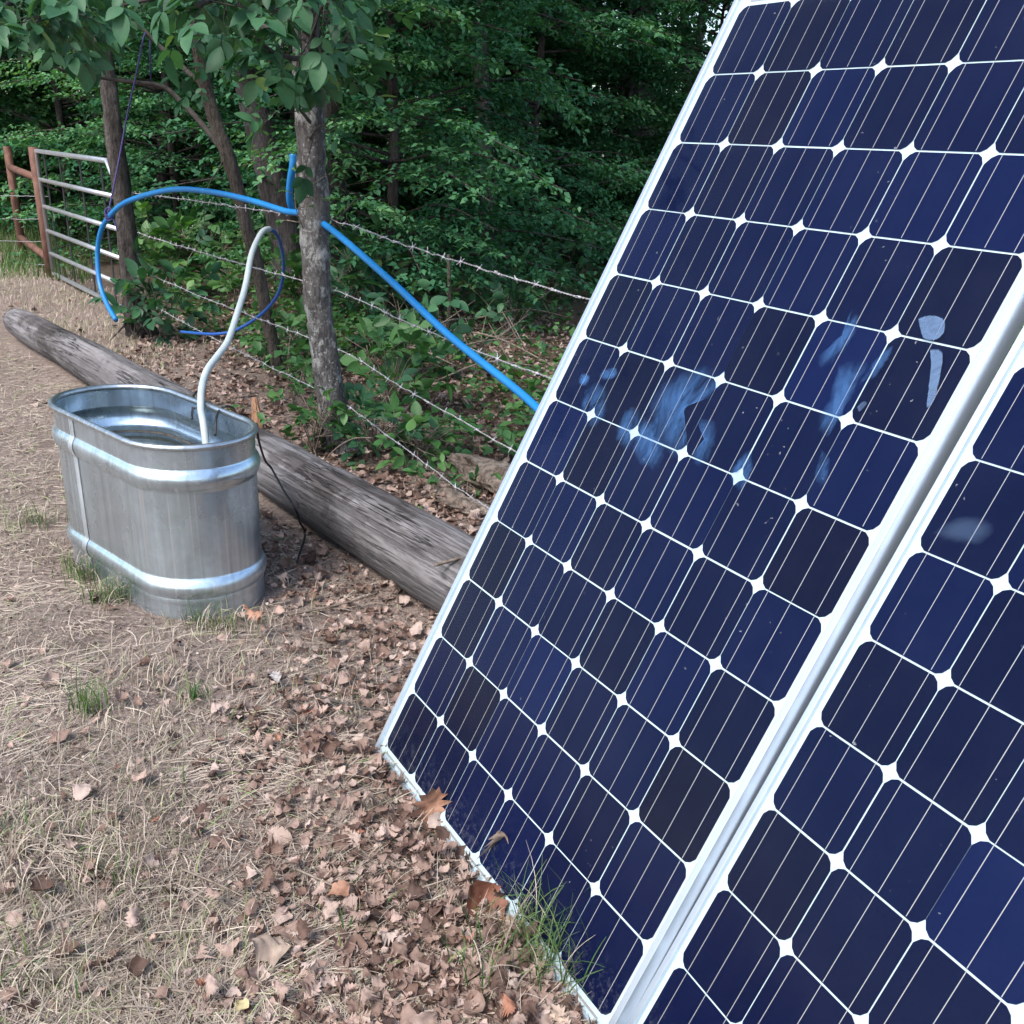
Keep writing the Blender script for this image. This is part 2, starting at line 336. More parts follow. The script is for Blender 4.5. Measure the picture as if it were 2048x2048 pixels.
# ------------------------------------------------------------------ solar panels
PT = .1585; NX, NY = 6, 12
def solar_panel(O, ex, eu, label, cols, rg, mg=.027, mb=.034):
    ex = np.array(ex); ex /= np.linalg.norm(ex); eu = np.array(eu); eu -= ex * (eu @ ex); eu /= np.linalg.norm(eu); n = np.cross(ex, eu)
    root = empty('solar_panel', O); tag(root, label, 'solar panel', 'solar panels leaning in a row')
    M = Matrix(((ex[0], eu[0], n[0]), (ex[1], eu[1], n[1]), (ex[2], eu[2], n[2])))
    root.rotation_euler = M.to_euler()
    x0, x1, y0, y1 = -mg, NX * PT + .022, -mb, NY * PT + mb
    b = MB(); b.box((x0 + .004, y0 + .004, -.003), (x1 - x0 - .008, 0, 0), (0, y1 - y0 - .008, 0), (0, 0, .003)); b.obj('backsheet', M_back, root)
    f = MB(); w = .0125; t = .009; d = -.042
    for (ox, oy, lx, ly) in ((x0, y0, w, y1 - y0), (x1 - w, y0, w, y1 - y0), (x0 + w, y0, x1 - x0 - 2 * w, w), (x0 + w, y1 - w, x1 - x0 - 2 * w, w)):
        f.box((ox, oy, d), (lx, 0, 0), (0, ly, 0), (0, 0, t - d))
    for ox in (x0 + w, x1 - w - .022): f.box((ox, y0 + w, d), (.022, 0, 0), (0, y1 - y0 - 2 * w, 0), (0, 0, .002))
    fo = f.obj('frame', M_alu, root); bv = fo.modifiers.new('edge', 'BEVEL'); bv.width = .0016; bv.segments = 2; bv.limit_method = 'ANGLE'
    g = MB(); g.add([(x0 + w, y0 + w, .0062), (x1 - w, y0 + w, .0062), (x1 - w, y1 - w, .0062), (x0 + w, y1 - w, .0062)], [(0, 1, 2, 3)]); g.obj('glass', M_glass, root)
    # tinned ribbon joining the strings under the glass at the top and bottom margins
    rb = MB()
    for j in range(0, NX, 2):
        for yy in (NY * PT + .008, -.014): rb.box((j * PT + .02, yy, .0006), (2 * PT - .04, 0, 0), (0, .005, 0), (0, 0, .0004))
    rb.obj('ribbon', M_bus, root)
    def cell(ci, ri):
        c = MB(); gx_, gy_ = .0010, .0016; a, bb = PT / 2 - gx_, PT / 2 - gy_; ch = .0165
        jx, jy = rg.normal(0, .0004), rg.normal(0, .0003); cx, cy = (ci + .5) * PT + jx, (ri + .5) * PT + jy
        P = []
        for sx, sy in ((1, -1), (1, 1), (-1, 1), (-1, -1)):
            pts = [(sx * (a - ch), sy * bb), (sx * (a - ch * .42), sy * (bb - ch * .34)), (sx * (a), sy * (bb - ch))]
            if sx * sy > 0: pts = pts[::-1]
            P += pts
        q = [(cx + p[0], cy + p[1], .0010) for p in P]
        c.add(q, [tuple(range(12))], 0)
        for fx in (-.335, 0, .335):
            bx = fx * PT + rg.normal(0, .0006); hw = .0006
            e0, e1 = -bb + .0005 + abs(rg.normal(0, .0012)), bb + .0004 + abs(rg.normal(0, .0006))
            c.add([(cx + bx - hw, cy + e0, .0015), (cx + bx + hw, cy + e0, .0015), (cx + bx + hw, cy + e1, .0015), (cx + bx - hw, cy + e1, .0015)], [(0, 1, 2, 3)], 1)
        v = float(np.clip(rg.choice([.08, .3, .5, .7, .95], p=[.045, .295, .41, .21, .04]) + rg.normal(0, .07), 0, 1))
        c.obj('cell', [M_cell, M_bus], root, attr=[v] * len(c.V))
    for ci in cols:
        for ri in range(NY): cell(ci, ri)
    return root
R1 = dict(O=(-0.2947, 2.0156, 0.030), ex=(0.5306, -0.8476, 0.0), eu=(0.3849, 0.2409, 0.8910))
R2 = dict(O=(0.2588, 1.1882, 0.0232), ex=(0.4545, -0.8902, 0.0327), eu=(0.3904, 0.2320, 0.8909))
p1 = solar_panel(**R1, label='solar panel with bluish smears and a white dropping on its glass', cols=range(6), rg=np.random.default_rng(5))
p2 = solar_panel(**R2, label='second solar panel, cut off by the right edge of the picture, beyond the metal gap', cols=range(6), rg=np.random.default_rng(11), mg=.022)

def smear(root, pts, name, mt, z=.0066, inner=.55, wob=.12, seed=0, a=1.0):
    "thin patchy film on the glass: outline in panel metres, fading to its edge"
    rg = np.random.default_rng(seed); pts = np.array(pts, float); P = smooth_path(list(pts) + [pts[0]], 6)[:-1]; c = P.mean(0)
    sz = np.abs(P - c).mean(); P = P + rg.normal(0, sz * wob * .5, P.shape)
    n = len(P); rings = [0, .45, inner + .2, 1.0]; V = [(*c, z)]; A = [a]
    for r in rings[1:]:
        for p in P: V.append((*(c + (p - c) * r), z)); A.append(a * (0 if r == 1.0 else (.5 if r > .5 and name == 'smear' else (.85 if name == 'smear' else 1))))
    Fc = [(0, 1 + j, 1 + (j + 1) % n) for j in range(n)]
    for k_ in range(2): Fc += [(1 + k_ * n + j, 1 + (k_ + 1) * n + j, 1 + (k_ + 1) * n + (j + 1) % n, 1 + k_ * n + (j + 1) % n) for j in range(n)]
    return mesh(name, V, Fc, mt, root, attr=A)
def on_panel(Rr, x, y):
    O, ex, eu = (np.array(Rr[k_]) for k_ in ('O', 'ex', 'eu')); n = np.cross(ex, eu); d = ray(x, y); k_ = ((O - CAM) @ n) / (d @ n); p = CAM + d * k_ - O
    return (p @ ex, p @ eu)
def sm(Rr, root, px, name, mt, **kw): return smear(root, [on_panel(Rr, *p) for p in px], name, mt, **kw)
for i, px in enumerate([
    [(1335, 690), (1290, 705), (1245, 735), (1225, 790), (1245, 840), (1275, 865), (1300, 850), (1290, 800), (1310, 760), (1360, 740), (1365, 705)],
    [(1330, 790), (1355, 800), (1350, 850), (1325, 885), (1310, 860), (1335, 830), (1320, 800)],
    [(1195, 820), (1215, 790), (1240, 800), (1260, 850), (1240, 890), (1205, 870)],
    [(1610, 580), (1625, 610), (1600, 660), (1560, 700), (1545, 680), (1575, 650), (1605, 620)],
    [(1585, 690), (1630, 680), (1650, 700), (1620, 740), (1590, 790), (1565, 830), (1545, 800), (1570, 750)],
    [(1130, 720), (1150, 740), (1145, 790), (1120, 810), (1100, 780), (1105, 740)],
    [(1180, 780), (1200, 770), (1215, 800), (1190, 850), (1165, 830)],
    [(1395, 870), (1420, 850), (1425, 890), (1400, 930), (1380, 900)],
    [(1640, 700), (1665, 670), (1690, 655), (1680, 680), (1650, 720)],
    [(1555, 850), (1570, 870), (1560, 920), (1540, 900)]]):
    sm(R1, p1, px, 'smear', M_smudge, seed=i)
sm(R1, p1, [(1735, 604), (1760, 598), (1785, 606), (1785, 630), (1768, 645), (1745, 640)], 'dropping', M_drop, inner=.72, wob=.03, seed=30)
sm(R1, p1, [(1758, 662), (1775, 662), (1783, 675), (1776, 720), (1766, 760), (1752, 772), (1756, 730), (1760, 690)], 'dropping', M_drop, inner=.72, wob=.03, seed=31)
sm(R1, p1, [(1140, 700), (1165, 695), (1170, 710), (1150, 720), (1135, 714)], 'smear', M_smudge, seed=32, a=1.5)
sm(R1, p1, [(1100, 705), (1118, 712), (1110, 730), (1095, 725)], 'smear', M_smudge, seed=33, a=1.5)
sm(R1, p1, [(1620, 770), (1633, 760), (1640, 764), (1625, 780)], 'dropping', M_drop, inner=.6, wob=.03, seed=34, a=.5)
sm(R2, p2, [(1760, 1010), (1790, 985), (1830, 975), (1870, 985), (1880, 1005), (1850, 1030), (1800, 1025)], 'smear', M_drop, inner=.5, seed=36, a=.35)

# ------------------------------------------------------------------ stock tank
TC = np.array([-1.208, 3.037]); TA = math.atan2(-.663, .749); TL, TR = .226, .203
def stad(r, z, n=20, L=TL):
    V = []; d = np.array([math.cos(TA), math.sin(TA)]); e = np.array([-d[1], d[0]])
    for k_ in range(2 * n + 2):
        if k_ <= n: a = -math.pi / 2 + math.pi * k_ / n; c = L
        else: a = math.pi / 2 + math.pi * (k_ - n - 1) / n; c = -L
        p = TC + d * (c + r * math.cos(a)) + e * (r * math.sin(a)); V.append((p[0], p[1], z))
    # add straight-side subdivisions implicitly by the long quads
    return V
def rib(z, z0, z1, amp):
    t = (z - z0) / (z1 - z0); return amp * math.sin(math.pi * t) ** .8 if 0 < t < 1 else 0
def tank_r(z):
    r = TR
    r += rib(z, .425, .492, .013) + rib(z, .072, .138, .014)
    if z < .055: r += .003 * (1 - z / .055)
    if .055 <= z < .062: r += .003
    return r
root = empty('stock_tank', (TC[0], TC[1], 0)); tag(root, 'oval galvanised steel stock tank with two ribs, set on dry grass beside the log', 'water tank')
off = -np.array([TC[0], TC[1], 0])
zs = sorted(set(list(np.linspace(0, .07, 9)) + list(np.linspace(.072, .138, 15)) + list(np.linspace(.145, .418, 12)) + list(np.linspace(.425, .492, 15)) + list(np.linspace(.495, .562, 8))))
V = []; nn = len(stad(.2, 0))
for z in zs: V += stad(tank_r(z), z)
for z in reversed(zs): V += stad(tank_r(z) - .0022, max(z, .012))
L_ = 2 * len(zs)
Fc = [(i * nn + j, i * nn + (j + 1) % nn, (i + 1) * nn + (j + 1) % nn, (i + 1) * nn + j) for i in range(L_ - 1) for j in range(nn)]
Fc.append(tuple((L_ - 1) * nn + j for j in range(nn)))
mesh('body', np.array(V) + off, Fc, M_galv, root, smooth=True)
rm = MB(); ring = smooth_path([np.array(p) for p in stad(TR + .002, .562, 14)] + [np.array(stad(TR + .002, .562, 14)[0])], 1); rm.tube(ring + off, .0105, 10, cap=False); rm.obj('rolled_rim', M_rim, root, smooth=True)
# seam: a flat overlapping strip down the long side facing the camera
dT = np.array([math.cos(TA), math.sin(TA)]); eT = np.array([dT[1], -dT[0]])
sV = []; zz = [z for z in zs if z < .557]
for z in zz:
    for s_ in (-.150, -.120): p = TC + dT * s_ + eT * (tank_r(z) + .0016); sV.append((p[0], p[1], z))
mesh('seam', np.array(sV) + off, [(2 * i, 2 * i + 1, 2 * i + 3, 2 * i + 2) for i in range(len(zz) - 1)], M_galv_dull, root, smooth=True)
# grime line round the inside, just over the water
M_grime = simple('grime', (.05, .047, .04), .8, 0, (.16, .15, .13), 30)
gV = stad(TR - .0045, .396) + stad(TR - .0045, .404)
mesh('grime_line', np.array(gV) + off, [(j, (j + 1) % nn, nn + (j + 1) % nn, nn + j) for j in range(nn)], M_grime, root, smooth=True)
mw, nt, bs = mat('water'); bs.inputs['Base Color'].default_value = (.035, .05, .05, 1); bs.inputs['Roughness'].default_value = .03; bs.inputs['IOR'].default_value = 1.33
bs.inputs['Metallic'].default_value = .25; bump(nt, bs, noise(nt, 9, 2), .08, .01)
tag(mesh('tank_water', np.array(stad(TR - .003, .388)), [tuple(range(nn))], mw, loc=(TC[0], TC[1], .388)), 'still dark water filling the galvanised tank to under its upper rib', 'water')

# ------------------------------------------------------------------ long weathered log
A = np.array([-0.02, 2.70, .118]); B = np.array([-3.72, 7.0, .108]); ax = B - A; Ll = float(np.linalg.norm(ax)); ax /= Ll
nseg, ns = 110, 36; V = []; rg = np.random.default_rng(4)
Zl = np.array([0, 0, 1.]); Yl = np.cross(Zl, ax); Yl /= np.linalg.norm(Yl); Zl = np.cross(ax, Yl)
for i in range(nseg + 1):
    t = i / nseg; s_ = t * Ll; r = .134 - .020 * t + .004 * math.sin(s_ * 2.1) + .003 * math.sin(s_ * 5.3)
    if s_ > 1.10: r -= .008
    if t > .97: r *= 1 - (t - .97) / .03 * .45
    bend = .02 * math.sin(t * math.pi)
    for j in range(ns):
        a = 2 * math.pi * j / ns; rr = r * (1 + .035 * (vnoise(a * 2.3 + 10, s_ * .8) - .5) * 2 + .02 * (vnoise(a * 7 + 3, s_ * 2.5) - .5) * 2)
        crack = -.010 * max(0, 1 - abs(((a - 1.9 - .12 * math.sin(s_ * 1.5)) + math.pi) % (2 * math.pi) - math.pi) / .10) * (1 if .15 < t < .6 else .3)
        rr += crack; V.append((s_ + (.03 * rg.normal() if t > .985 else 0), rr * math.cos(a), rr * math.sin(a) + bend))
Fc = [(i * ns + j, (i + 1) * ns + j, (i + 1) * ns + (j + 1) % ns, i * ns + (j + 1) % ns) for i in range(nseg) for j in range(ns)] + [tuple(range(ns)), tuple(nseg * ns + j for j in range(ns - 1, -1, -1))]
lg = mesh('log', V, Fc, M_log, smooth=True)
lg.matrix_world = Matrix(((ax[0], Yl[0], Zl[0], A[0]), (ax[1], Yl[1], Zl[1], A[1]), (ax[2], Yl[2], Zl[2], A[2]), (0, 0, 0, 1)))
tag(lg, 'long bare grey weathered log lying from behind the tank towards the panels', 'log')

# rotten wood chunks and broken stake
def chunk(name, p0, p1, r, mt, label, cat, seed, flat=.6):
    rg = np.random.default_rng(seed); P = smooth_path([p0, (np.array(p0) + p1) / 2 + rg.normal(0, .012, 3), p1], 8)
    Vv, Ff = tube(P, [r * .35, r * .9, r, r * .8, r * .45], 20, True, .22 if flat != 1 else .10, seed); Vv = np.array(Vv); zc = (p0[2] + p1[2]) / 2
    if flat != 1: Vv[:, 2] = zc + (Vv[:, 2] - zc) * flat
    c0 = np.array(p0); return tag(mesh(name, Vv, Ff, mt, smooth=False, loc=c0), label, cat)
a0, a1 = gp(856, 862, .07), gp(1015, 935, .07)
chunk('rotten_log', a0, a1, .10, M_drift, 'split piece of pale brown rotten wood under the fence near the panel', 'dead wood', 3)
chunk('rotten_log', gp(830, 925, .03), gp(935, 972, .03), .060, M_drift, 'low flat strip of pale rotten wood just in front of the split piece', 'dead wood', 8)
s0 = gp(505, 850, 0); s1 = ad(480, 750, s0[1] + .05)
chunk('broken_stake', s0, s1, .028, M_stake, 'short orange brown splintered stake standing between tank and log', 'stake', 5, 1)

# ------------------------------------------------------------------ gate and pipe brace
GA, GB = np.array([-4.72, 9.79]), np.array([-3.20, 7.86]); GD = GB - GA
def gpt(t, z): p = GA + GD * t; return np.array([p[0], p[1], z])
root = empty('farm_gate', gpt(0, 0)); tag(root, 'silver tubular farm gate with six rails and dark uprights, shut beside the brown pipe posts', 'gate')
o0 = -gpt(0, 0)
hts = [1.17, .92, .68, .46, .25, .06]
b = MB(); b.tube(np.array([gpt(0, .06), gpt(0, 1.17), gpt(.92, 1.17), gpt(1.0, 1.0), gpt(1.0, .06), gpt(0, .06)]) + o0, .021, 8); b.obj('gate_frame', M_gatetube, root, smooth=True)
for z in hts[1:5]:
    b = MB(); b.tube(np.array([gpt(0, z), gpt(1, z)]) + o0, .019, 8); b.obj('rail', M_gatetube, root, smooth=True)
for t in (.06, .28, .55, .80):
    b = MB(); nrm = np.array([GD[1], -GD[0], 0]) / np.linalg.norm(GD) * -.022
    b.box(gpt(t, .06) + o0 + nrm, np.array([GD[0], GD[1], 0]) / 2.45 * .04, nrm * .3, (0, 0, 1.1)); b.obj('upright', M_gatebrace, root)
pA, pB = gp(97, 527), gp(45, 487)
root = empty('pipe_brace', (pA + pB) / 2 * [1, 1, 0]); tag(root, 'rusty brown pipe brace of two posts and two cross pipes beside the far gate end', 'fence brace')
o1 = -np.array(root.location)
for p, hh in ((pA, 1.20), (pB, 1.16)):
    b = MB(); b.tube(np.array([p * [1, 1, 0] - [0, 0, .1], p * [1, 1, 0] + [0, 0, hh]]) + o1, .043, 10); b.obj('post', M_rust, root, smooth=True)
for hh in (.93, .20):
    b = MB(); b.tube(np.array([pA * [1, 1, 0] + [0, 0, hh], pB * [1, 1, 0] + [0, 0, hh + .02]]) + o1, .036, 10); b.obj('cross_pipe', M_rust, root, smooth=True)

# ------------------------------------------------------------------ barbed wire fence
FA, FD = np.array([-3.0, 7.49]), np.array([2.1, -2.89]); FL = np.linalg.norm(FD); FDn = FD / FL
def fpt(s_, z): p = FA + FDn * s_; return np.array([p[0], p[1], z])
def strand(P, seed, r=.0022, barb=True):
    rg = np.random.default_rng(seed); P = smooth_path(P, 14); b = MB(); V = P.copy(); V[:, 2] += rg.normal(0, .0018, len(P))
    seg = np.linalg.norm(np.diff(P, axis=0), axis=1); L = np.r_[0, np.cumsum(seg)]; n = int(L[-1] / .011); s_ = np.linspace(0, L[-1], n)
    Q = np.stack([np.interp(s_, L, V[:, k_]) for k_ in range(3)], 1)
    for ph in (0, math.pi):
        H = Q.copy(); H[:, 2] += .0021 * np.cos(s_ / .033 * 2 * math.pi + ph); H[:, 0] += .0021 * np.sin(s_ / .033 * 2 * math.pi + ph); b.tube(H, r * .75, 4)
    if barb:
        s0 = .05
        while s0 < L[-1]:
            c = np.array([np.interp(s0, L, V[:, k_]) for k_ in range(3)]); t = (np.array([np.interp(s0 + .01, L, V[:, k_]) for k_ in range(3)]) - c) / .01
            b.tube([c - t * .008, c + t * .008], r * 2.1, 6)
            for q in range(2):
                d = rg.normal(0, 1, 3); d -= t * (d @ t); d /= np.linalg.norm(d); e = d * .016 + t * (.006 if q else -.006) + [0, 0, .003]
                b.tube([c - e, c + e], [r * .5, r * 1.0, r * .5] if False else r * .75, 4)
            s0 += .122 + rg.normal(0, .006)
    return b
root = empty('barbed_wire_fence', (FA[0], FA[1], 0)); tag(root, 'four strands of barbed wire strung between tree trunks and on behind the panels', 'fence')
o2 = -np.array([FA[0], FA[1], 0])
jj = FL
rgw = np.random.default_rng(2)
for i, hs in enumerate([[.98, 1.02, 1.05, 1.075, 1.04, 1.02, 1.0, .99], [.72, .73, .75, .77, .74, .72, .71, .70], [.46, .46, .48, .50, .46, .43, .40, .39], [.25, .235, .24, .25, .20, .15, .125, .12]]):
    ss = [.02, jj * .35, jj * .7, jj, jj + .6, jj + 1.1, jj + 1.7, jj + 3.2]
    strand([fpt(s_, z) + o2 for s_, z in zip(ss, hs)], 20 + i).obj('wire_strand', M_wire, root, smooth=True)
root = empty('wire_fence', pB * [1, 1, 0]); tag(root, 'four thin wires running off to the left from the brown pipe posts', 'fence')
for i, (y0, y1) in enumerate([(366, 370), (411, 413), (451, 456), (488, 500)]):
    e = ad(-60, y0 - 1, 11.8); s_ = ad(92 if i < 3 else 95, y1, 9.95)
    strand([s_ - np.array(root.location), (s_ + e) / 2 - np.array(root.location) - [0, 0, .01], e - np.array(root.location)], 40 + i, .003, False).obj('wire_strand', M_wire, root, smooth=True)

# ------------------------------------------------------------------ pipes, hose, rope
def hose(name, pts, r, mt, label, cat, k_=8):
    P = smooth_path(pts, k_); b = MB(); b.tube(P - P[0], r, 12); return tag(b.obj(name, mt, None, smooth=True), label, cat), P
def place(o, P): o.location = Vector([float(v) for v in P[0]])
h1 = [(1016 + 60, 840, 3.02), (996, 754, 3.30), (847, 633, 3.72), (734, 527, 4.1), (621, 430, 4.52), (570, 404, 4.72), (537, 398, 4.85), (479, 380, 5.05), (410, 364, 5.3), (342, 357, 5.55), (291, 364, 5.75), (239, 381, 5.95),
      (212, 402, 6.05), (191, 434, 6.15), (184, 479, 6.2), (188, 534, 6.15), (202, 574, 6.05), (219, 604, 5.95)]
o, P = hose('blue_pipe', [ad(*p) for p in h1], .0148, M_blue, 'bright blue pipe arching left from the lichened trunk and sloping down behind the panel', 'pipe'); place(o, P)
h2 = [(553, 291, 4.78), (552, 315, 4.78), (548, 340, 4.80), (546, 372, 4.84), (552, 400, 4.9)]
o, P = hose('blue_pipe', [ad(*p) for p in h2], .0165, M_blue, 'short upright stub of blue pipe standing against the left of the lichened trunk', 'pipe'); place(o, P)
h3 = [(506, 434, 4.66), (518, 438, 4.75), (529, 460, 4.95), (535, 506, 5.2), (525, 554, 5.4), (494, 592, 5.55), (447, 622, 5.6), (410, 630, 5.65), (375, 629, 5.8), (342, 626, 6.0)]
o, P = hose('blue_pipe', [ad(*p) for p in h3], .0090, M_bluedark, 'thin dark blue pipe looping down behind the leaning sapling to the ground', 'pipe'); place(o, P)
h4 = [(508, 432, 4.64), (498, 435, 4.56), (487, 450, 4.45), (474, 482, 4.25), (463, 540, 3.98), (448, 590, 3.75), (430, 643, 3.55), (410, 672, 3.42), (391, 698, 3.33), (381, 730, 3.24), (379, 770, 3.16), (384, 800, 3.08), (390, 850, 3.0)]
o, P = hose('water_hose', [ad(*p) for p in h4], .0122, M_whitehose, 'pale grey hose hanging from the blue pipe and dropping into the tank', 'hose'); place(o, P)
ropeP = [ad(277, 58, 6.35), ad(270, 75, 6.33), ad(256, 144, 6.28), ad(239, 222, 6.22), ad(226, 294, 6.18), ad(209, 380, 6.12), ad(204, 404, 6.09), ad(213, 412, 6.07), ad(222, 436, 6.06)]
b = MB(); P = smooth_path(ropeP, 6); b.tube(P - P[0], .0052, 6)
q = [ad(283, 66, 6.36), ad(283, 110, 6.36), ad(285, 157, 6.36)]; b.tube(np.array(q) - P[0], .0042, 6)
kn = ad(205, 404, 6.07) - P[0]
for a in range(3):
    c = [kn + np.array([.022 * math.cos(t), .022 * math.sin(t) * .6, .014 * (a - 1) + .022 * math.sin(t)]) for t in np.linspace(0, 2 * math.pi, 12)]; b.tube(c, .004, 5)
o = b.obj('rope', M_rope, None, smooth=True); place(o, P); tag(o, 'thin purple rope tied from a branch down round the blue pipe', 'rope')
def cord(name, pts, r, mt, label, cat):
    P = smooth_path(pts, 7); b = MB(); b.tube(P - P[0], r, 6); o = b.obj(name, mt, None, smooth=True); place(o, P); return tag(o, label, cat)
rimz = .575
cord('wire_hook', [ad(362, 790, 3.13), gp(365, 752, .545), gp(366, 744, rimz), gp(373, 738, rimz), gp(377, 745, .55)], .0042, M_black, 'black wire hooked over the tank rim left of the hose', 'wire')
cord('wire_hook', [ad(406, 822, 3.0), ad(408, 790, 3.04), gp(416, 772, .565), gp(426, 767, rimz + .004), gp(438, 769, .55), gp(444, 776, .50)], .0045, M_black, 'black wire looped over the tank rim right of the hose', 'wire')
cord('black_cord', [gp(484, 800, .54), gp(488, 830, .45), gp(500, 868, .30), gp(513, 885, .235), gp(535, 925, .215), gp(556, 958, .18), gp(566, 985, .10), gp(575, 1010, .03), gp(560, 1060, .02)], .0045, M_black, 'thin black cord running from the right of the tank across the log to the ground', 'cord')

# ------------------------------------------------------------------ trees with measured trunks
def trunk(name, pts, mt, parent=None, rough=.05, n=14, seed=0, k_=7, flare=False):
    P = np.array([ad(x, y, D) for x, y, w, D in pts]); Rr = [px2m(w, p) / 2 for (x, y, w, D), p in zip(pts, P)]
    Pm = smooth_path(P, k_); t0 = np.linspace(0, 1, len(P)); Ri = np.interp(np.linspace(0, 1, len(Pm)), t0, Rr)
    return Pm, Ri
def tree_root(label, loc, group=None): 
    r = empty('tree', loc); return tag(r, label, 'tree', group)
def lobed_leaf(k_=7, droop=.12, fold=.10, wmax=.30):
    ts = [0, .12, .3, .5, .7, .88, 1.0]; ws = [.02, .55, .93, 1.0, .80, .40, .02]; V = []; 
    for t, w_ in zip(ts, ws):
        zc = -droop * t * t
        for sx in (-1, 0, 1): V.append((sx * w_ * wmax, t, zc + (fold * w_ if sx else 0)))
    Fq = []
    for i in range(len(ts) - 1):
        for c in (0, 1): a = i * 3 + c; Fq.append((a, a + 1, a + 4, a + 3))
    return np.array(V), np.array(Fq)
LV, LF = lobed_leaf()
SV = np.array([(0, 0, 0), (.27, .38, .07), (0, 1, -.06), (-.27, .38, .07)]); SF = np.array([(0, 1, 2, 3)])

def compound(rg, origin, d, up, size, n=5):
    "one hickory-like leaf: rachis with paired leaflets and a larger end one; returns (pos, dir, up, size) of leaflets and the stalk"
    d = d / np.linalg.norm(d); x = np.cross(d, up); x /= np.linalg.norm(x) + 1e-9; u = np.cross(x, d)
    tip = origin + d * size * 1.15 - np.array([0, 0, .25 * size]); out = []
    pairs = [(.45, .62), (.85, .9)] if n >= 5 else [(.85, .85)]
    for t, sz in pairs:
        p = origin + (tip - origin) * t
        for s_ in (-1, 1):
            dd = d * .62 + x * s_ * .85 + rg.normal(0, .12, 3) - [0, 0, .22]; out.append((p, dd, u + rg.normal(0, .25, 3), size * sz * rg.uniform(.85, 1.1)))
    out.append((tip, (tip - origin) + rg.normal(0, .05, 3) - [0, 0, .12 * size], u + rg.normal(0, .2, 3), size * rg.uniform(1.0, 1.2)))
    return out, (origin, tip)
def leafy_branches(root, branches, rg, size, per, name='crown', mt=None, wood=None, nl=5, spread=1.0, down=.3):
    mt = mt or M_leafA; L = []; b = MB()
    for pts, r0 in branches:
        P = smooth_path(pts, 6); b.tube(P, [r0, r0 * .75, r0 * .4], 6, rough=.05)
        Lb = np.linalg.norm(np.diff(P, axis=0), axis=1).sum(); n = max(3, int(Lb * per))
        for _ in range(n):
            i = int(rg.uniform(.12, 1) * (len(P) - 1)); p = P[i]; T = P[min(i + 1, len(P) - 1)] - P[i - 1]; T = T / (np.linalg.norm(T) + 1e-9)
            a = rg.normal(0, 1, 3); a[2] = a[2] * .6 - down; a = a / np.linalg.norm(a) * spread + T * .5
            q = p + a * rg.uniform(.02, .16); b.tube([p, q], .0022, 3)
            out, st = compound(rg, q, a, np.array([0, 0, 1.0]) + rg.normal(0, .35, 3), size * rg.uniform(.8, 1.15), nl); L += out; b.tube([st[0], st[1]], .0014, 3)
    pos = np.array([l[0] for l in L]); fr = rot_frames(np.array([l[1] for l in L]), np.array([l[2] for l in L])); sz = np.array([l[3] for l in L])
    cl = np.repeat(rg.random(max(1, len(L) // 5 + 1)), 5)[:len(L)] * .6 + rg.random(len(L)) * .4
    v, f, a = inst(LV, LF, pos, fr, sz * 1.0, np.clip(cl, 0, 1))
    off = -np.array(root.location)
    mesh(name, v + off, f, mt, root, smooth=True, attr=a)
    b.V = [tuple(np.array(q) + off) for q in b.V]; b.obj('limbs', wood or M_darktwig, root, smooth=True)

# main tree with lichened bark
D0 = 4.6
tp = [(650, 868, 88, D0), (637, 830, 66, D0), (627, 760, 55, D0), (616, 690, 51, D0), (606, 620, 47, D0), (598, 560, 50, D0), (597, 500, 53, D0), (591, 440, 52, D0), (593, 380, 56, D0), (588, 320, 50, D0 - .03), (587, 250, 48, D0 - .05), (580, 150, 47, D0 - .1), (578, 40, 43, D0 - .15), (575, -120, 40, D0 - .2), (572, -420, 34, D0 - .2), (570, -800, 26, D0 - .2)]
Pm, Ri = trunk('trunk', tp, M_bark_lichen)
root = tree_root('tree with pale lichen spots on its trunk, leaning slightly, in front of the fence wires', Pm[0] * [1, 1, 0]); b = MB()
b.tube(Pm - np.array(root.location), Ri, 18, rough=.060, seed=3); b.obj('trunk', M_bark_lichen, root, smooth=True)
rg = np.random.default_rng(21)
br = []
def pb(*pts): return [ad(x, y, D) for x, y, D in pts]
for pts, r0 in [
    (pb((585, 60, 4.4), (520, 20, 4.0), (440, -10, 3.6), (370, 10, 3.3)), .018), (pb((583, 0, 4.4), (500, -60, 4.0), (400, -60, 3.6), (330, -40, 3.4)), .018),
    (pb((584, 100, 4.4), (560, 110, 4.1), (520, 100, 3.8), (480, 70, 3.6)), .012), (pb((585, 160, 4.45), (610, 130, 4.2), (640, 90, 4.0), (660, 60, 3.9)), .010),
    (pb((583, 120, 4.4), (590, 70, 4.0), (600, 30, 3.7), (620, -10, 3.5)), .010), (pb((585, 230, 4.45), (560, 200, 4.3), (545, 190, 4.2)), .008),
    (pb((585, 260, 4.5), (600, 240, 4.3), (615, 235, 4.25)), .006), (pb((583, -40, 4.4), (480, -80, 3.7), (300, -80, 3.3), (160, -40, 3.2)), .018),
    (pb((583, -40, 4.4), (640, -60, 4.0), (700, -70, 3.8)), .014), (pb((583, 20, 4.4), (545, 60, 4.0), (530, 90, 3.8)), .01),
    (pb((583, -200, 4.4), (560, -300, 3.6), (500, -380, 2.9)), .014), (pb((583, -400, 4.4), (400, -500, 4.0), (250, -520, 3.6)), .014), (pb((583, 60, 4.4), (500, 50, 4.6), (420, 40, 4.8), (350, 50, 5.0)), .012), (pb((583, -20, 4.4), (470, -20, 4.8), (330, -10, 5.0), (230, 10, 5.0)), .014), (pb((583, 0, 4.4), (640, 10, 4.4), (690, 20, 4.4)), .01), (pb((583, -60, 4.4), (560, -70, 3.6), (520, -50, 3.2)), .014)]: br.append((pts, r0))
leafy_branches(root, br, rg, .078, 15)
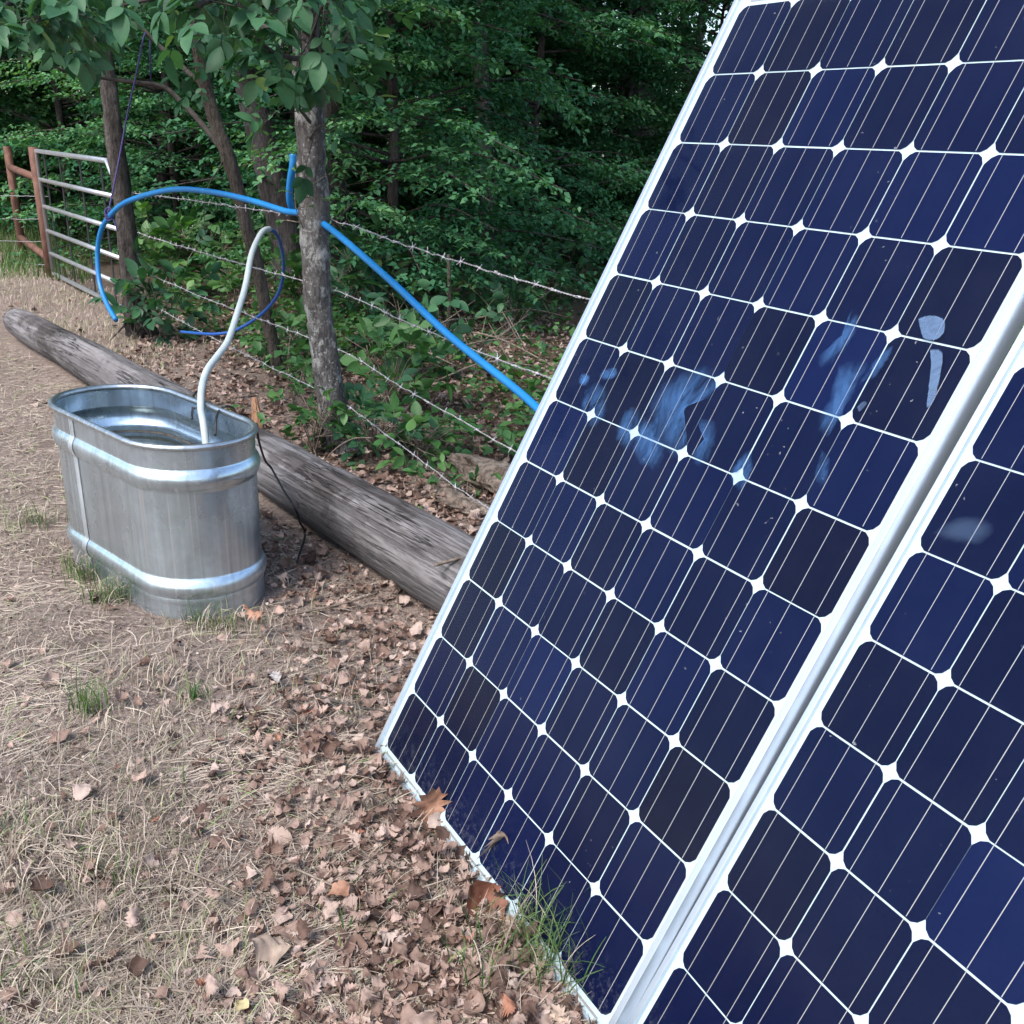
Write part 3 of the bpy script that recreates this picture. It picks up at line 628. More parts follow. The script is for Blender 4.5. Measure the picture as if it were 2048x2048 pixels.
# leafy sprout clinging to the trunk where the blue pipe crosses it
tr = empty('trunk_sprout', ad(560, 400, 4.5)); tag(tr, 'small green leafy sprout on the lichened trunk where the blue pipe crosses', 'plant')
leafy_branches(tr, [(pb((572, 430, 4.52), (560, 400, 4.45), (556, 365, 4.42), (560, 345, 4.42)), .003)], rg, .030, 34, 'leaves', M_herb, M_twig, down=.1)

# dark tree at the gate
tp = [(268, 635, 56, 7.3), (258, 590, 42, 7.3), (248, 520, 38, 7.3), (240, 450, 35, 7.3), (231, 380, 31, 7.3), (221, 300, 29, 7.3), (213, 230, 28, 7.3), (206, 170, 28, 7.3), (197, 110, 25, 7.3), (190, 30, 24, 7.3), (182, -100, 22, 7.3), (172, -300, 18, 7.3)]
Pm, Ri = trunk('trunk', tp, M_bark_dark); root = tree_root('dark rough barked tree at the near end of the gate, with exposed roots', Pm[0] * [1, 1, 0])
b = MB(); b.tube(Pm - np.array(root.location), Ri, 16, rough=.09, seed=9)
rgr = np.random.default_rng(3)
for _ in range(9):
    s_ = np.array(Pm[2]) + [rgr.normal(0, .05), -.06, rgr.uniform(-.05, .35)]; e = s_ + [rgr.normal(0, .15), -.15, -.35 - rgr.uniform(0, .3)]; e[2] = max(e[2], -.02)
    b.tube(smooth_path([s_, (s_ + e) / 2 + rgr.normal(0, .05, 3), e], 5) - np.array(root.location), [.010, .006], 5)
b.obj('trunk', M_bark_dark, root, smooth=True)
leafy_branches(root, [(pb((190, 40, 7.2), (120, 20, 6.0), (60, 0, 5.0), (10, 10, 4.4)), .02), (pb((190, -10, 7.2), (100, -60, 5.6), (20, -80, 4.4)), .02), (pb((192, 50, 7.2), (150, 50, 6.0), (110, 20, 5.0), (70, 40, 4.4)), .014),
    (pb((188, -30, 7.2), (140, -10, 6.0), (115, 0, 5.0), (110, 20, 4.6)), .014), (pb((188, -80, 7.2), (60, -100, 5.2), (-60, -40, 4.2), (-80, 40, 3.8)), .014)], rg, .085, 15)

# thin leaning sapling with the long dark side branch
tp = [(524, 700, 24, 6.3), (514, 650, 24, 6.3), (500, 580, 24, 6.28), (484, 500, 24, 6.25), (466, 430, 24, 6.2), (446, 350, 24, 6.2), (428, 290, 26, 6.2), (410, 240, 24, 6.2), (395, 190, 22, 6.2), (382, 140, 22, 6.2), (370, 60, 20, 6.2), (360, -60, 18, 6.2), (350, -250, 14, 6.2)]
Pm, Ri = trunk('trunk', tp, M_bark_thin); root = tree_root('thin leaning tree behind the pale hose, with a long dark bare side branch', Pm[0] * [1, 1, 0]); lo = np.array(root.location)
b = MB(); b.tube(Pm - lo, Ri, 10, rough=.05, seed=2); b.obj('trunk', M_bark_thin, root, smooth=True)
b = MB(); b.tube(smooth_path(pb((430, 296, 6.2), (404, 262, 6.25), (376, 228, 6.3), (340, 190, 6.35), (308, 164, 6.35), (255, 155, 6.3), (212, 150, 6.3), (150, 140, 6.2), (103, 126, 6.1), (70, 105, 6.0), (44, 82, 6.0)), 5) - lo, [.021, .015, .009, .004], 7)
b.tube(smooth_path(pb((392, 165, 6.2), (365, 145, 6.25), (340, 122, 6.3), (310, 95, 6.35), (277, 62, 6.35), (252, 36, 6.35), (229, 14, 6.3)), 5) - lo, [.018, .013, .008], 7)
b.tube(smooth_path(pb((424, 295, 6.2), (412, 320, 6.15), (396, 345, 6.1), (386, 380, 6.1), (387, 440, 6.1)), 5) - lo, [.006, .003, .002], 5)
b.obj('branch', M_darktwig, root, smooth=True)
leafy_branches(root, [(pb((370, 20, 6.2), (330, 0, 5.8), (300, -20, 5.4)), .012), (pb((365, 20, 6.2), (400, 0, 5.6), (430, 10, 5.0)), .012), (pb((360, -60, 6.2), (280, -60, 5.6), (220, -40, 5.2)), .012), (pb((382, 130, 6.1), (395, 120, 5.8), (420, 130, 5.4)), .008)], rg, .080, 11)

# big smooth grey trunk behind, and others further in
def plain_tree(pts, mt, label, seed, n=14, group=None, crown=None):
    Pm, Ri = trunk('trunk', pts, mt); r = tree_root(label, Pm[0] * [1, 1, 0], group); b = MB(); b.tube(Pm - np.array(r.location), Ri, n, rough=.04, seed=seed); b.obj('trunk', mt, r, smooth=True)
    return r
far_trees = []
far_trees.append(plain_tree([(552, 530, 62, 8.6), (542, 460, 56, 8.6), (525, 390, 52, 8.6), (508, 320, 52, 8.6), (492, 250, 50, 8.6), (476, 190, 46, 8.6), (462, 130, 44, 8.6), (450, 40, 42, 8.6), (440, -80, 40, 8.6), (430, -300, 34, 8.6)], M_bark_grey, 'thick smooth grey trunk leaning left, just behind the lichened tree', 5))
far_trees.append(plain_tree([(640, 420, 34, 9.5), (634, 300, 32, 9.5), (627, 200, 30, 9.5), (624, 120, 30, 9.5), (622, 20, 28, 9.5), (620, -150, 26, 9.5)], M_bark_dark, 'dark trunk rising behind the right side of the lichened tree', 6))
far_trees.append(plain_tree([(925, 520, 30, 11.5), (921, 440, 26, 11.5), (921, 360, 26, 11.5), (916, 260, 26, 11.5), (909, 160, 25, 11.5), (905, 60, 25, 11.5), (903, -60, 24, 11.5), (902, -300, 20, 11.5)], M_bark_dark, 'slender straight dark trunk standing alone in the wood behind the fence', 7))
far_trees.append(plain_tree([(1210, 330, 60, 19), (1208, 200, 56, 19), (1206, 80, 54, 19), (1204, -60, 50, 19)], M_bark_dark, 'broad black trunk deep in the wood left of the bright gaps', 8))
far_trees.append(plain_tree([(1296, 330, 17, 18), (1295, 150, 16, 18), (1292, 60, 16, 18), (1290, -60, 14, 18)], M_bark_dark, 'thin dark trunk nearest the left side of the panel top', 9))
far_trees.append(plain_tree([(1318, 330, 14, 17), (1312, 150, 14, 17), (1322, 60, 13, 17), (1332, -60, 13, 17)], M_bark_dark, 'thin curved trunk beside the top of the panel frame', 10))
far_trees.append(plain_tree([(738, 420, 20, 14), (742, 200, 20, 14), (746, 60, 19, 14), (748, -80, 18, 14)], M_bark_dark, 'dark trunk mostly hidden by leaves left of the slender straight one', 12))
far_trees.append(plain_tree([(1048, 420, 22, 15), (1040, 200, 22, 15), (1034, 60, 20, 15), (1030, -80, 20, 15)], M_bark_dark, 'dark trunk mostly hidden by leaves right of the slender straight one', 13))
far_trees.append(plain_tree([(300, 470, 22, 13), (308, 300, 22, 13), (318, 120, 20, 13), (322, -80, 20, 13)], M_bark_dark, 'dark trunk in the wood above the arch of the blue pipe', 14))
far_trees.append(plain_tree([(60, 430, 24, 17), (66, 250, 24, 17), (70, 100, 22, 17), (72, -80, 20, 17)], M_bark_dark, 'dark trunk in the wood behind the brown pipe posts', 15))
# sapling right of the fence
tp = [(843, 690, 9, 7.2), (845, 620, 9, 7.2), (848, 560, 8, 7.2), (846, 480, 7, 7.2)]
plain_tree(tp, M_bark_thin, 'pencil thin bare sapling stem under the blue pipe', 16, 6)

# ------------------------------------------------------------------ understory trees of the wood: layered sprays
def layered_crown(seed, R=2.0, H0=.5, H1=3.6, nb=46, leaf=.062, tw=15):
    rg = np.random.default_rng(seed); pos, dr, up, col = [], [], [], []; b = MB()
    for _ in range(nb):
        z = rg.uniform(H0, H1); az = rg.uniform(0, 2 * math.pi); L = R * (1 - .55 * ((z - H0) / (H1 - H0)) ** 1.6) * rg.uniform(.65, 1.1)
        d = np.array([math.cos(az), math.sin(az), 0]); rise = rg.uniform(.0, .30); tone = rg.uniform(0, 1)
        tip = np.array([0, 0, z]) + d * L + [0, 0, rise * L * .6 - .10 * L]
        mid = np.array([0, 0, z]) + d * L * .5 + [0, 0, rise * L * .5]
        P = smooth_path([np.array([0, 0, z]), mid, tip], 5); b.tube(P, [.014, .008, .003], 4)
        x = np.cross(d, [0, 0, 1]); side_t = rg.normal(0, .22)
        for k_ in range(tw):
            t = rg.uniform(.22, 1.0); p0 = P[int(t * (len(P) - 1))]; s_ = 1 if k_ % 2 else -1
            l2 = (.55 * (1.25 - t) + .12) * rg.uniform(.7, 1.2) * R * .42
            dd = d * .7 + x * s_ * .8 + [0, 0, side_t * s_ - .10] + rg.normal(0, .12, 3); dd /= np.linalg.norm(dd); nl = int(l2 / leaf * 2.2) + 3
            for q in range(nl):
                f = (q + .5) / nl; pp = p0 + dd * l2 * f + rg.normal(0, .015, 3) - [0, 0, .10 * l2 * f * f]
                sd = 1 if q % 2 else -1; ld = dd * .6 + np.cross(dd, [0, 0, 1]) * sd * .8 + rg.normal(0, .28, 3) + [0, 0, -.22]
                pos.append(pp); dr.append(ld); up.append(np.array([0, 0, 1]) + rg.normal(0, .42, 3)); col.append(np.clip(tone * .55 + rg.random() * .45, 0, 1))
    pos = np.array(pos); fr = rot_frames(np.array(dr), np.array(up)); sz = leaf * rg.uniform(.7, 1.25, len(pos))
    return inst(SV, SF, pos, fr, sz, np.array(col)), b
protos = []
for sd in range(4):
    (v, f, a), bb = layered_crown(100 + sd, leaf=(.054, .066, .058, .078)[sd], nb=(96, 78, 96, 72)[sd], tw=(24, 21, 22, 19)[sd], H0=.25)
    if sd == 0: NLF = len(f)
    protos.append((v, f, a, bb))
proto_cache = {}
def understory(i, x, y, scale, rz, label, group='leafy understory trees of the wood'):
    key = i % 4; z = float(gh(x, y)) - .02
    r = empty('understory_tree', (x, y, z)); r.rotation_euler = (0, 0, rz); r.scale = (scale, scale, scale); tag(r, label, 'tree', group)
    if key not in proto_cache:
        v, f, a, bb = protos[key]; c = mesh('crown', v, f, M_leafB, r, attr=a)
        bb.tube([(0, 0, 0), (.03, .02, 1.2), (0, 0, 2.4), (0, 0, 3.6)], [.05, .04, .03, .012], 7); t = bb.obj('trunk', M_bark_dark, r, smooth=True); proto_cache[key] = (c, t)
    else:
        for s_ in proto_cache[key]:
            c = s_.copy(); C.objects.link(c); c.parent = r
    return r
spots = [ # px x at ground-ish, distance, scale, label
    (735, 8.9, 1.15, 'broad layered bush right behind the lichened tree, palest green of the wood'), (1010, 12.8, 1.2, 'dim layered young tree between the slender trunk and the panel'), (330, 12.2, 1.05, 'leafy young tree behind the arch of the blue pipe'),
    (120, 13.4, 1.15, 'leafy young tree behind the silver gate'), (860, 14.2, 1.4, 'tall leafy tree behind the slender straight trunk'), (1165, 14.8, 1.2, 'dark leafy tree low beside the panel frame'),
    (560, 14.0, 1.35, 'leafy tree behind the thick grey trunk'), (420, 16.5, 1.5, 'deep shaded leafy tree between gate and grey trunk'), (230, 17.5, 1.6, 'tall leafy tree above the middle of the gate'),
    (20, 15.5, 1.4, 'leafy tree behind the brown pipe posts'), (700, 18.0, 1.7, 'tall deep tree over the palest bush'), (960, 18.5, 1.6, 'tall deep tree right of the slender trunk'),
    (1130, 20.5, 1.4, 'far tree left of the bright sky gaps'), (-120, 14.5, 1.5, 'leafy tree at the far left of the wood'), (1330, 13.8, 1.0, 'leafy tree partly hidden by the top of the panel')]
for i, (x, D, s_, lb) in enumerate(spots):
    p = ad(x, 300, D); understory(i, p[0], p[1], s_, i * 1.7, lb)

# high crowns of the mature trees, carried above the picture (they shade the wood)
def high_crown(seed, R, n, leaf):
    rg = np.random.default_rng(seed); cc = rg.normal(0, 1, (26, 3)); cc /= np.linalg.norm(cc, axis=1)[:, None]; cc *= rg.uniform(.3, 1, (26, 1)) ** .5 * [R, R, R * .55]
    k_ = rg.integers(0, 26, n); pos = cc[k_] + rg.normal(0, R * .20, (n, 3)); fr = rot_frames(rg.normal(0, 1, (n, 3)) + [0, 0, -.4], rg.normal(0, .6, (n, 3)) + [0, 0, 1])
    return inst(SV * [1.5, 1, 1], SF, pos, fr, leaf * rg.uniform(.7, 1.3, n), rg.random(n))
hv = high_crown(5, 3.0, 4200, .20); hc = None
zc_list = [6.6, 6.2, 6.4, 7.2, 7.2, 7.0, 6.8, 7.2, 6.6, 7.2]
for i, r in enumerate(far_trees):
    if i in (0, 1): continue
    top = max((np.array(r.matrix_world.translation) if False else np.array(r.location) for _ in (0,)), key=lambda q: q[2])
    if hc is None: hc = mesh('crown', hv[0], hv[1], M_leafB, r, attr=hv[2]); c = hc
    else: c = hc.copy(); C.objects.link(c); c.parent = r
    c.location = (0, 2.6, zc_list[i]); c.rotation_euler = (0, 0, i * 1.3)
    tb = MB(); rg = np.random.default_rng(60 + i); ch = [o for o in r.children if o.name.startswith('trunk')][0]
    vt = np.array([v.co[:] for v in ch.data.vertices]); topp = vt[vt[:, 2] > vt[:, 2].max() - .05].mean(0)
    tb.tube(smooth_path([topp, (topp + [0, .4, zc_list[i]]) / 2, (0, .6, zc_list[i] + .8)], 4), [.07, .05, .03], 8)
    for _ in range(6):
        e = np.array([rg.uniform(-2, 2), rg.uniform(-1.4, 2.6), zc_list[i] + rg.uniform(-.6, 1.2)]); tb.tube([(0, .4, zc_list[i] - .4), e], [.03, .01], 5)
    tb.obj('limbs', M_bark_dark, r, smooth=True)

for nm, (cx_, cy_, cz_, k_) in {'lichen': (-.6, 7.2, 5.2, 1.0), 'gate': (-3.4, 9.6, 5.6, 1.0)}.items():  # unseen crowns, added behind these two trunks to shade the ground there
    r = [o for o in bpy.data.objects if o.get('label') and (('pale lichen spots' in o['label']) if nm == 'lichen' else ('exposed roots' in o['label']))][0]
    c = hc.copy(); C.objects.link(c); c.parent = r; lo = np.array(r.location); c.location = (cx_ - lo[0], cy_ - lo[1], cz_); c.scale = (.8, .8, .8)
# far wood that reads as one mass
rg = np.random.default_rng(77); n = 190000
ang = rg.uniform(-1.05, .62, n); rad = rg.uniform(19, 33, n); x = rad * np.sin(ang); y = rad * np.cos(ang)
cz = vnoise(x * .55, y * .55) * 1.0 + vnoise(x * 1.6 + 30, y * 1.6) * .5; z = rg.random(n) ** 1.15 * 9.5 * (0.55 + .45 * cz)
dens = vnoise(x * .8 + 5, (y + z * 2) * .8) + .5 * vnoise(x * 2.2, z * 2.2 + y); keep = dens > .42
gap = (ang > .045) & (ang < .17) & (z > 2.6) & (rg.random(n) < .55); keep &= ~gap
pos = np.stack([x, y, z], 1)[keep]; m_ = len(pos)
fr = rot_frames(rg.normal(0, 1, (m_, 3)) + [0, -.3, -.5], rg.normal(0, .6, (m_, 3)) + [0, -.4, 1])
v, f, a = inst(SV * [1.5, 1, 1], SF, pos, fr, .17 * rg.uniform(.6, 1.4, m_), np.clip(dens[keep] - .4 + rg.normal(0, .12, m_), 0, 1))
tag(mesh('wood_foliage', v, f, M_leafB, attr=a), kind='stuff')

# ------------------------------------------------------------------ low plants
def leafy_plant(x, y, hgt, n, size, seed, label, mt=None, cat='plant', spread=.35, nl=5, group='leafy plants under the fence'):
    rg = np.random.default_rng(seed); z = float(gh(x, y)); r = empty('leafy_plant', (x, y, z)); tag(r, label, cat, group); b = []
    for _ in range(n):
        a = rg.uniform(0, 2 * math.pi); h_ = hgt * rg.uniform(.5, 1); e = np.array([x + math.cos(a) * spread * rg.uniform(.3, 1), y + math.sin(a) * spread * rg.uniform(.3, 1), z + h_])
        b.append(([np.array([x, y, z]), np.array([x, y, z]) * .5 + e * .5 + [0, 0, .12 * h_], e], .004))
    leafy_branches(r, b, rg, size, 11, 'leaves', mt or M_herb, M_twig, nl=nl, down=-.1)
    return r
for i, (px, py, hgt, n, size, lb, sp) in enumerate([
    (735, 775, .46, 15, .095, 'bushy dark green plant under the wires right of the lichened tree', .28), (785, 870, .22, 12, .075, 'low five leaved plant beside the split rotten wood', .22),
    (705, 860, .24, 13, .07, 'low creeper at the right foot of the lichened tree', .22), (592, 860, .32, 14, .055, 'fresh green plant at the left foot of the lichened tree', .13),
    (770, 720, .55, 12, .10, 'taller plant in deep shade under the blue pipe', .3), (555, 770, .30, 5, .05, 'small sprig between tank and lichened tree', .12),
    (540, 690, .34, 12, .075, 'clump at the foot of the thin leaning tree', .25), (315, 640, .55, 12, .11, 'clump of broad leaves just right of the dark gate tree', .22),
    (330, 560, .75, 16, .12, 'tall clump of broad leaves behind the wires right of the dark gate tree', .35), (440, 590, .45, 7, .10, 'broad leaved clump seen behind the pale hose', .4),
    (880, 940, .10, 6, .045, 'tiny bright green sprig in front of the rotten wood', .14), (580, 600, .6, 12, .09, 'leafy shoots rising left of the lichened trunk', .2),
    (690, 620, .75, 9, .11, 'dark shrubby plant close behind the right of the lichened trunk', .4), (860, 560, .55, 8, .12, 'shaded plant with large leaves below the slender trunk', .5),
    (985, 500, .9, 9, .15, 'large leaved plant in deep shade left of the panel edge', .5), (1080, 480, .9, 8, .13, 'shaded plant close to the panel edge', .6),
    (470, 520, .5, 8, .12, 'pale green plant on the wood floor behind the pale hose', .5), (800, 470, 1.0, 9, .13, 'dark plant left of the slender trunk foot', .6),
    (960, 640, .5, 8, .08, 'feathery dark plant between blue pipe and panel edge', .4), (900, 690, .35, 8, .07, 'dim plant under the slope of the blue pipe near the panel', .35), (1060, 570, .7, 9, .10, 'dark leafy plant touching the top fence wire by the panel', .5),
    (720, 600, .8, 10, .11, 'dark broad leaved plant in the gap between trunk and sapling stem', .5), (620, 520, .8, 9, .11, 'dark leaves directly behind the lichened trunk', .6), (400, 540, .6, 9, .09, 'bright green plant in the middle of the pipe loop', .5),
    (930, 580, .6, 9, .10, 'shaded plant in front of the slender trunk foot', .5)]):
    g = gp(px, py); leafy_plant(g[0], g[1], hgt, n, size, 300 + i, lb, spread=sp, mt=M_herb if i in (0, 1, 3, 5, 8, 9, 10, 11, 16, 6, 23) else M_leafA)

# ground cover of the wood
def in_frustum(x, y, mg=1.25):
    return (np.abs(x + .0525 * y) < (.56 * mg) * np.hypot(x, y) + .3)
rg = np.random.default_rng(13)
def scatter_y(n, y0, y1, p=2.0):
    u = rg.random(n); a, b_ = y0 ** (1 - p), y1 ** (1 - p); return (a + u * (b_ - a)) ** (1 / (1 - p))
def fence_side(x, y): # >0 beyond the fence
    return (x - FA[0]) * (-FD[1]) / FL + (y - FA[1]) * FD[0] / FL
def log_side(x, y): # signed distance from the log, positive beyond it
    d = (B - A)[:2] / np.linalg.norm((B - A)[:2]); return (x - A[0]) * d[1] - (y - A[1]) * d[0]
n = 60000; y = scatter_y(n, 4.5, 20, 1.5); x = rg.uniform(-.75, .45, n) * (y + 1.5)
fs = fence_side(x, y); cl = vnoise(x * 1.3 + 3, y * 1.3 + 8) + .4 * vnoise(x * 4, y * 4); ok = (fs > .3) & (cl > .56 + .30 * np.clip(1 - (fs - .3) / 1.2, 0, 1)) & ~((x > -1.2) & (y < 8.5) & (fs < 3.2) & (rg.random(n) < .6))
x, y = x[ok], y[ok]; n = len(x); z = gh(x, y) + rg.random(n) ** 1.5 * .22
fr = rot_frames(rg.normal(0, 1, (n, 3)) * [1, 1, .4], rg.normal(0, .45, (n, 3)) + [0, 0, 1])
v, f, a = inst(SV * [1.35, 1, 1], SF, np.stack([x, y, z], 1), fr, rg.uniform(.03, .085, n), rg.random(n)); tag(mesh('ground_cover_leaves', v, f, M_herb, attr=a), kind='stuff')

# blades
def blades(x, y, L, wd, lean, rgx, seg=4, flat=False, z0=None, az=None, curl=1.0):
    n = len(x); az = rgx.uniform(0, 2 * math.pi, n) if az is None else az; d = np.stack([np.cos(az), np.sin(az), np.zeros(n)], 1); s_ = np.stack([-np.sin(az), np.cos(az), np.zeros(n)], 1)
    zg = (gh(x, y) if z0 is None else z0); P = np.stack([x, y, zg], 1); V = np.zeros((n, (seg + 1) * 2, 3)); bend = rgx.normal(0, .35, n) * curl
    cur = P.copy(); 
    for k_ in range(seg + 1):
        t = k_ / seg; w_ = wd * (1 - .85 * t ** 1.6) if not flat else wd * (1 - .5 * t)
        V[:, 2 * k_] = cur - s_ * w_[:, None] / 2; V[:, 2 * k_ + 1] = cur + s_ * w_[:, None] / 2 + (np.array([0, 0, 1.0]) * w_[:, None] * .35)
        e = lean * (1 - t * .0) if flat else np.pi / 2 - (np.pi / 2 - lean) * (t ** .8)
        if flat: e = lean * np.cos(np.pi * t)
        dd = d * np.cos(e)[:, None] + s_ * (np.sin(bend * t) * np.cos(e))[:, None]; dd[:, 2] = np.sin(e); cur = cur + dd * (L / seg)[:, None]
    if not flat: V[:, :, 2] = np.maximum(V[:, :, 2], gh(V[:, :, 0], V[:, :, 1]) + .001)
    tf = np.array([(2 * k_, 2 * k_ + 1, 2 * k_ + 3, 2 * k_ + 2) for k_ in range(seg)]); Fc = (tf[None] + (np.arange(n) * (seg + 1) * 2)[:, None, None]).reshape(-1, 4)
    return V.reshape(-1, 3), Fc
def inside_obj(x, y):
    d = np.stack([x - TC[0], y - TC[1]], -1) @ np.array([math.cos(TA), math.sin(TA)]); e = np.stack([x - TC[0], y - TC[1]], -1) @ np.array([-math.sin(TA), math.cos(TA)])
    tank = np.hypot(np.maximum(np.abs(d) - TL, 0), e) < TR + .012
    n1 = (x - PB0[0]) * (PB1 - PB0)[1] - (y - PB0[1]) * (PB1 - PB0)[0]
    under = (n1 < -.01) & (((x - PB0[0]) * .53 + (y - PB0[1]) * -.85) > -.05) # behind the panels
    return tank | under
# dead straw lying on the ground
n = 90000; y = scatter_y(n, .95, 12, 2.1); x = rg.uniform(-.85, .45, n) * (y + .9)
ls = log_side(x, y); w_near = np.clip(1.15 - .55 * np.exp(-(foot_dist(x, y) / .45) ** 2) - .8 * np.exp(-((ls + .1) / .4) ** 2) * (x > -1.1), 0, 1)
pat = vnoise(x * 2.6 + 1, y * 2.6) * .6 + vnoise(x * 7, y * 7 + 3) * .4
pr = np.where(ls < 0, w_near * (.45 + .9 * pat), .16); pr = np.where((x < -2.6) & (y > 5) & (fence_side(x, y) < .2), 1.0, pr)
ok = (rg.random(n) < pr) & (fence_side(x, y) < .6) & ~inside_obj(x, y) & (np.abs(ls) > .11); x, y = x[ok], y[ok]; n = len(x)
z = gh(x, y) + rg.random(n) * .012 + .001; L = rg.gamma(3, .016, n) + .018; L = np.minimum(L, .16)
azp = vnoise(x * 3.1, y * 3.1) * 6.3 + rg.normal(0, 1.1, n)
v, f = blades(x, y, L, rg.uniform(.0010, .0024, n) * (1 + .08 * y), rg.uniform(-.1, .22, n), rg, 4, True, z, azp, 1.0)
tag(mesh('dry_grass', v, f, M_straw, attr=np.repeat(np.clip(rg.normal(.5, .24, n), 0, 1), 10)), kind='stuff')
# standing thin dry and greenish turf (left, and the field beyond the log)
n = 36000; y = scatter_y(n, .95, 13, 1.9); x = rg.uniform(-.9, .35, n) * (y + .8); ls = log_side(x, y)
cl = vnoise(x * 2.1 + 50, y * 2.1 + 20) * .65 + vnoise(x * 6 + 9, y * 6) * .35
p_ = np.where(ls < 0, np.clip((cl - .50) * 4.0, 0, 1) * np.clip((-.25 - x) / .5, .05, 1), .0)
field = (x < -2.5) & (y > 5.2) & (ls > 0) & (fence_side(x, y) < .2); p_ = np.where(field, .95, p_)
ok = (rg.random(n) < p_) & ~inside_obj(x, y) & (np.abs(ls) > .13); x, y = x[ok], y[ok]; n = len(x)
v, f = blades(x, y, rg.uniform(.03, .085, n), rg.uniform(.0012, .0024, n) * (1 + .1 * y), rg.uniform(-.1, 1.0, n), rg, 4)
tag(mesh('dry_grass_turf', v, f, M_straw, attr=np.repeat(np.clip(rg.normal(.62, .26, n), 0, 1), 10)), kind='stuff')
n = 42000; x = rg.uniform(-7.2, -2.3, n); y = rg.uniform(5.0, 11.5, n); ok = (log_side(x, y) > .18) & (fence_side(x, y) < .35 - .5 * rg.random(n)) & (rg.random(n) < .35 + .9 * vnoise(x * 2 + 2, y * 2)); x, y = x[ok], y[ok]; n = len(x)
v, f = blades(x, y, rg.uniform(.02, .065, n), rg.uniform(.003, .006, n), rg.uniform(-.5, .8, n), rg, 3)
tag(mesh('dry_grass_field', v, f, M_straw, attr=np.repeat(np.clip(rg.normal(.66, .22, n), 0, 1), 8)), kind='stuff')
n = 46000; x = rg.uniform(-6.5, -.8, n); y = rg.uniform(3.0, 8.5, n); ok = (log_side(x, y) < -.12) & in_frustum(x, y) & ~inside_obj(x, y); x, y = x[ok], y[ok]; n = len(x)
v, f = blades(x, y, rg.uniform(.02, .09, n), rg.uniform(.0018, .0040, n), rg.uniform(-.1, .2, n), rg, 3, True, gh(x, y) + rg.random(n) * .012 + .001, None, .8)
tag(mesh('dry_grass_matted', v, f, M_straw, attr=np.repeat(np.clip(rg.normal(.5, .26, n), 0, 1), 8)), kind='stuff')
# green grass beyond the gate at far left
n = 9000; y = rg.uniform(9.5, 18, n); x = -.56 * y + rg.uniform(-2.2, 1.2, n) * 1.0; ok = (fence_side(x, y) > -3.2); x, y = x[ok], y[ok]; n = len(x)
v, f = blades(x, y, rg.uniform(.10, .22, n), rg.uniform(.006, .012, n), rg.uniform(.3, 1.3, n), rg, 4)
tag(mesh('green_grass', v, f, M_grass, attr=np.repeat(rg.random(n), 10)), kind='stuff')

# leaf litter: crumpled leaves
def dead_leaf(seed, lobes=True):
    rgx = np.random.default_rng(seed)
    base = [.05, .13, .30, .17, .40, .21, .50, .24, .40, .20, .27, .15, .07] if lobes else [.05, .16, .27, .35, .41, .44, .44, .42, .37, .31, .23, .15, .07]
    rows = len(base); ts = np.linspace(0, 1, rows); cu, cv, tw = rgx.uniform(-.6, 1.5), rgx.uniform(.3, 2.6) * rgx.choice([-1, 1], p=[.4, .6]), rgx.normal(0, .7); V = []; bx = rgx.normal(0, .25); ph = rgx.uniform(0, 6, 4); side = rgx.uniform(.7, 1.2, 2)
    for q, (t, w_) in enumerate(zip(ts, base)):
        for sx in (-1, -.66, -.33, 0, .33, .66, 1):
            w2 = w_ * side[0 if sx < 0 else 1] * (rgx.uniform(.82, 1.15) if abs(sx) == 1 else 1)
            xx = sx * w2 + bx * (t - .5) ** 2; yy = t + (abs(sx) * (.10 if lobes and q % 2 == 0 else .02)) - .5
            zz = cu * (t - .5) ** 2 + cv * (sx * w2) ** 2 + tw * xx * (t - .5) + .035 * math.sin(9 * t + ph[0] + 4 * sx) + .03 * math.sin(14 * t + ph[1] - 5 * sx) + rgx.normal(0, .012) + (.05 * math.sin(ph[2] + 7 * t) if abs(sx) == 1 else 0); V.append((xx, yy, zz))
    V = np.array(V); V[:, 2] -= V[:, 2].min(); Fq = np.array([(i * 7 + c, i * 7 + c + 1, i * 7 + c + 8, i * 7 + c + 7) for i in range(rows - 1) for c in range(6)]); return V, Fq
DL = [dead_leaf(i, i % 2 == 1) for i in range(9)]
def litter_weight(x, y):
    ls = log_side(x, y); w_ = .035 + 1.15 * np.exp(-(foot_dist(x, y) / .30) ** 2) + .10 * np.exp(-(foot_dist(x, y) / .7) ** 2)
    near_log = np.exp(-((ls + .15) / .36) ** 2) * np.clip((x + 1.1) / .35, 0, 1); w_ = w_ + 2.0 * near_log
    w_ = np.where(ls > 0, 1.0, w_); w_ = np.where(foot_dist(x, y) < .02, .6, w_); w_ = np.where((x < -2.6) & (y > 5.2) & (ls > 0), .12, w_); w_ = w_ * (.35 + 1.2 * vnoise(x * 3.3 + 7, y * 3.3)); return w_
n = 42000; y = scatter_y(n, .95, 14, 1.7); x = rg.uniform(-.8, .5, n) * (y + .9); ok = (rg.random(n) < litter_weight(x, y)) & ~inside_obj(x, y) & (np.abs(log_side(x, y)) > .09)
x, y = x[ok], y[ok]; xe = rg.uniform(-3.6, 1.2, 9000); ye = rg.uniform(3.2, 9.0, 9000); oe = (log_side(xe, ye) > .10) & ~inside_obj(xe, ye) & ((xe > -2.6 - .4 * rg.random(9000))); x = np.r_[x, xe[oe]]; y = np.r_[y, ye[oe]]; n = len(x); parts = []
which = rg.integers(0, 9, n); sz = (.010 + rg.gamma(2, .0075, n)) * np.where(log_side(x, y) > 0, 1.6, 1.0); sz = np.minimum(sz, .046); sz[rg.random(n) < .03] *= 1.3; az = rg.uniform(0, 2 * math.pi, n)
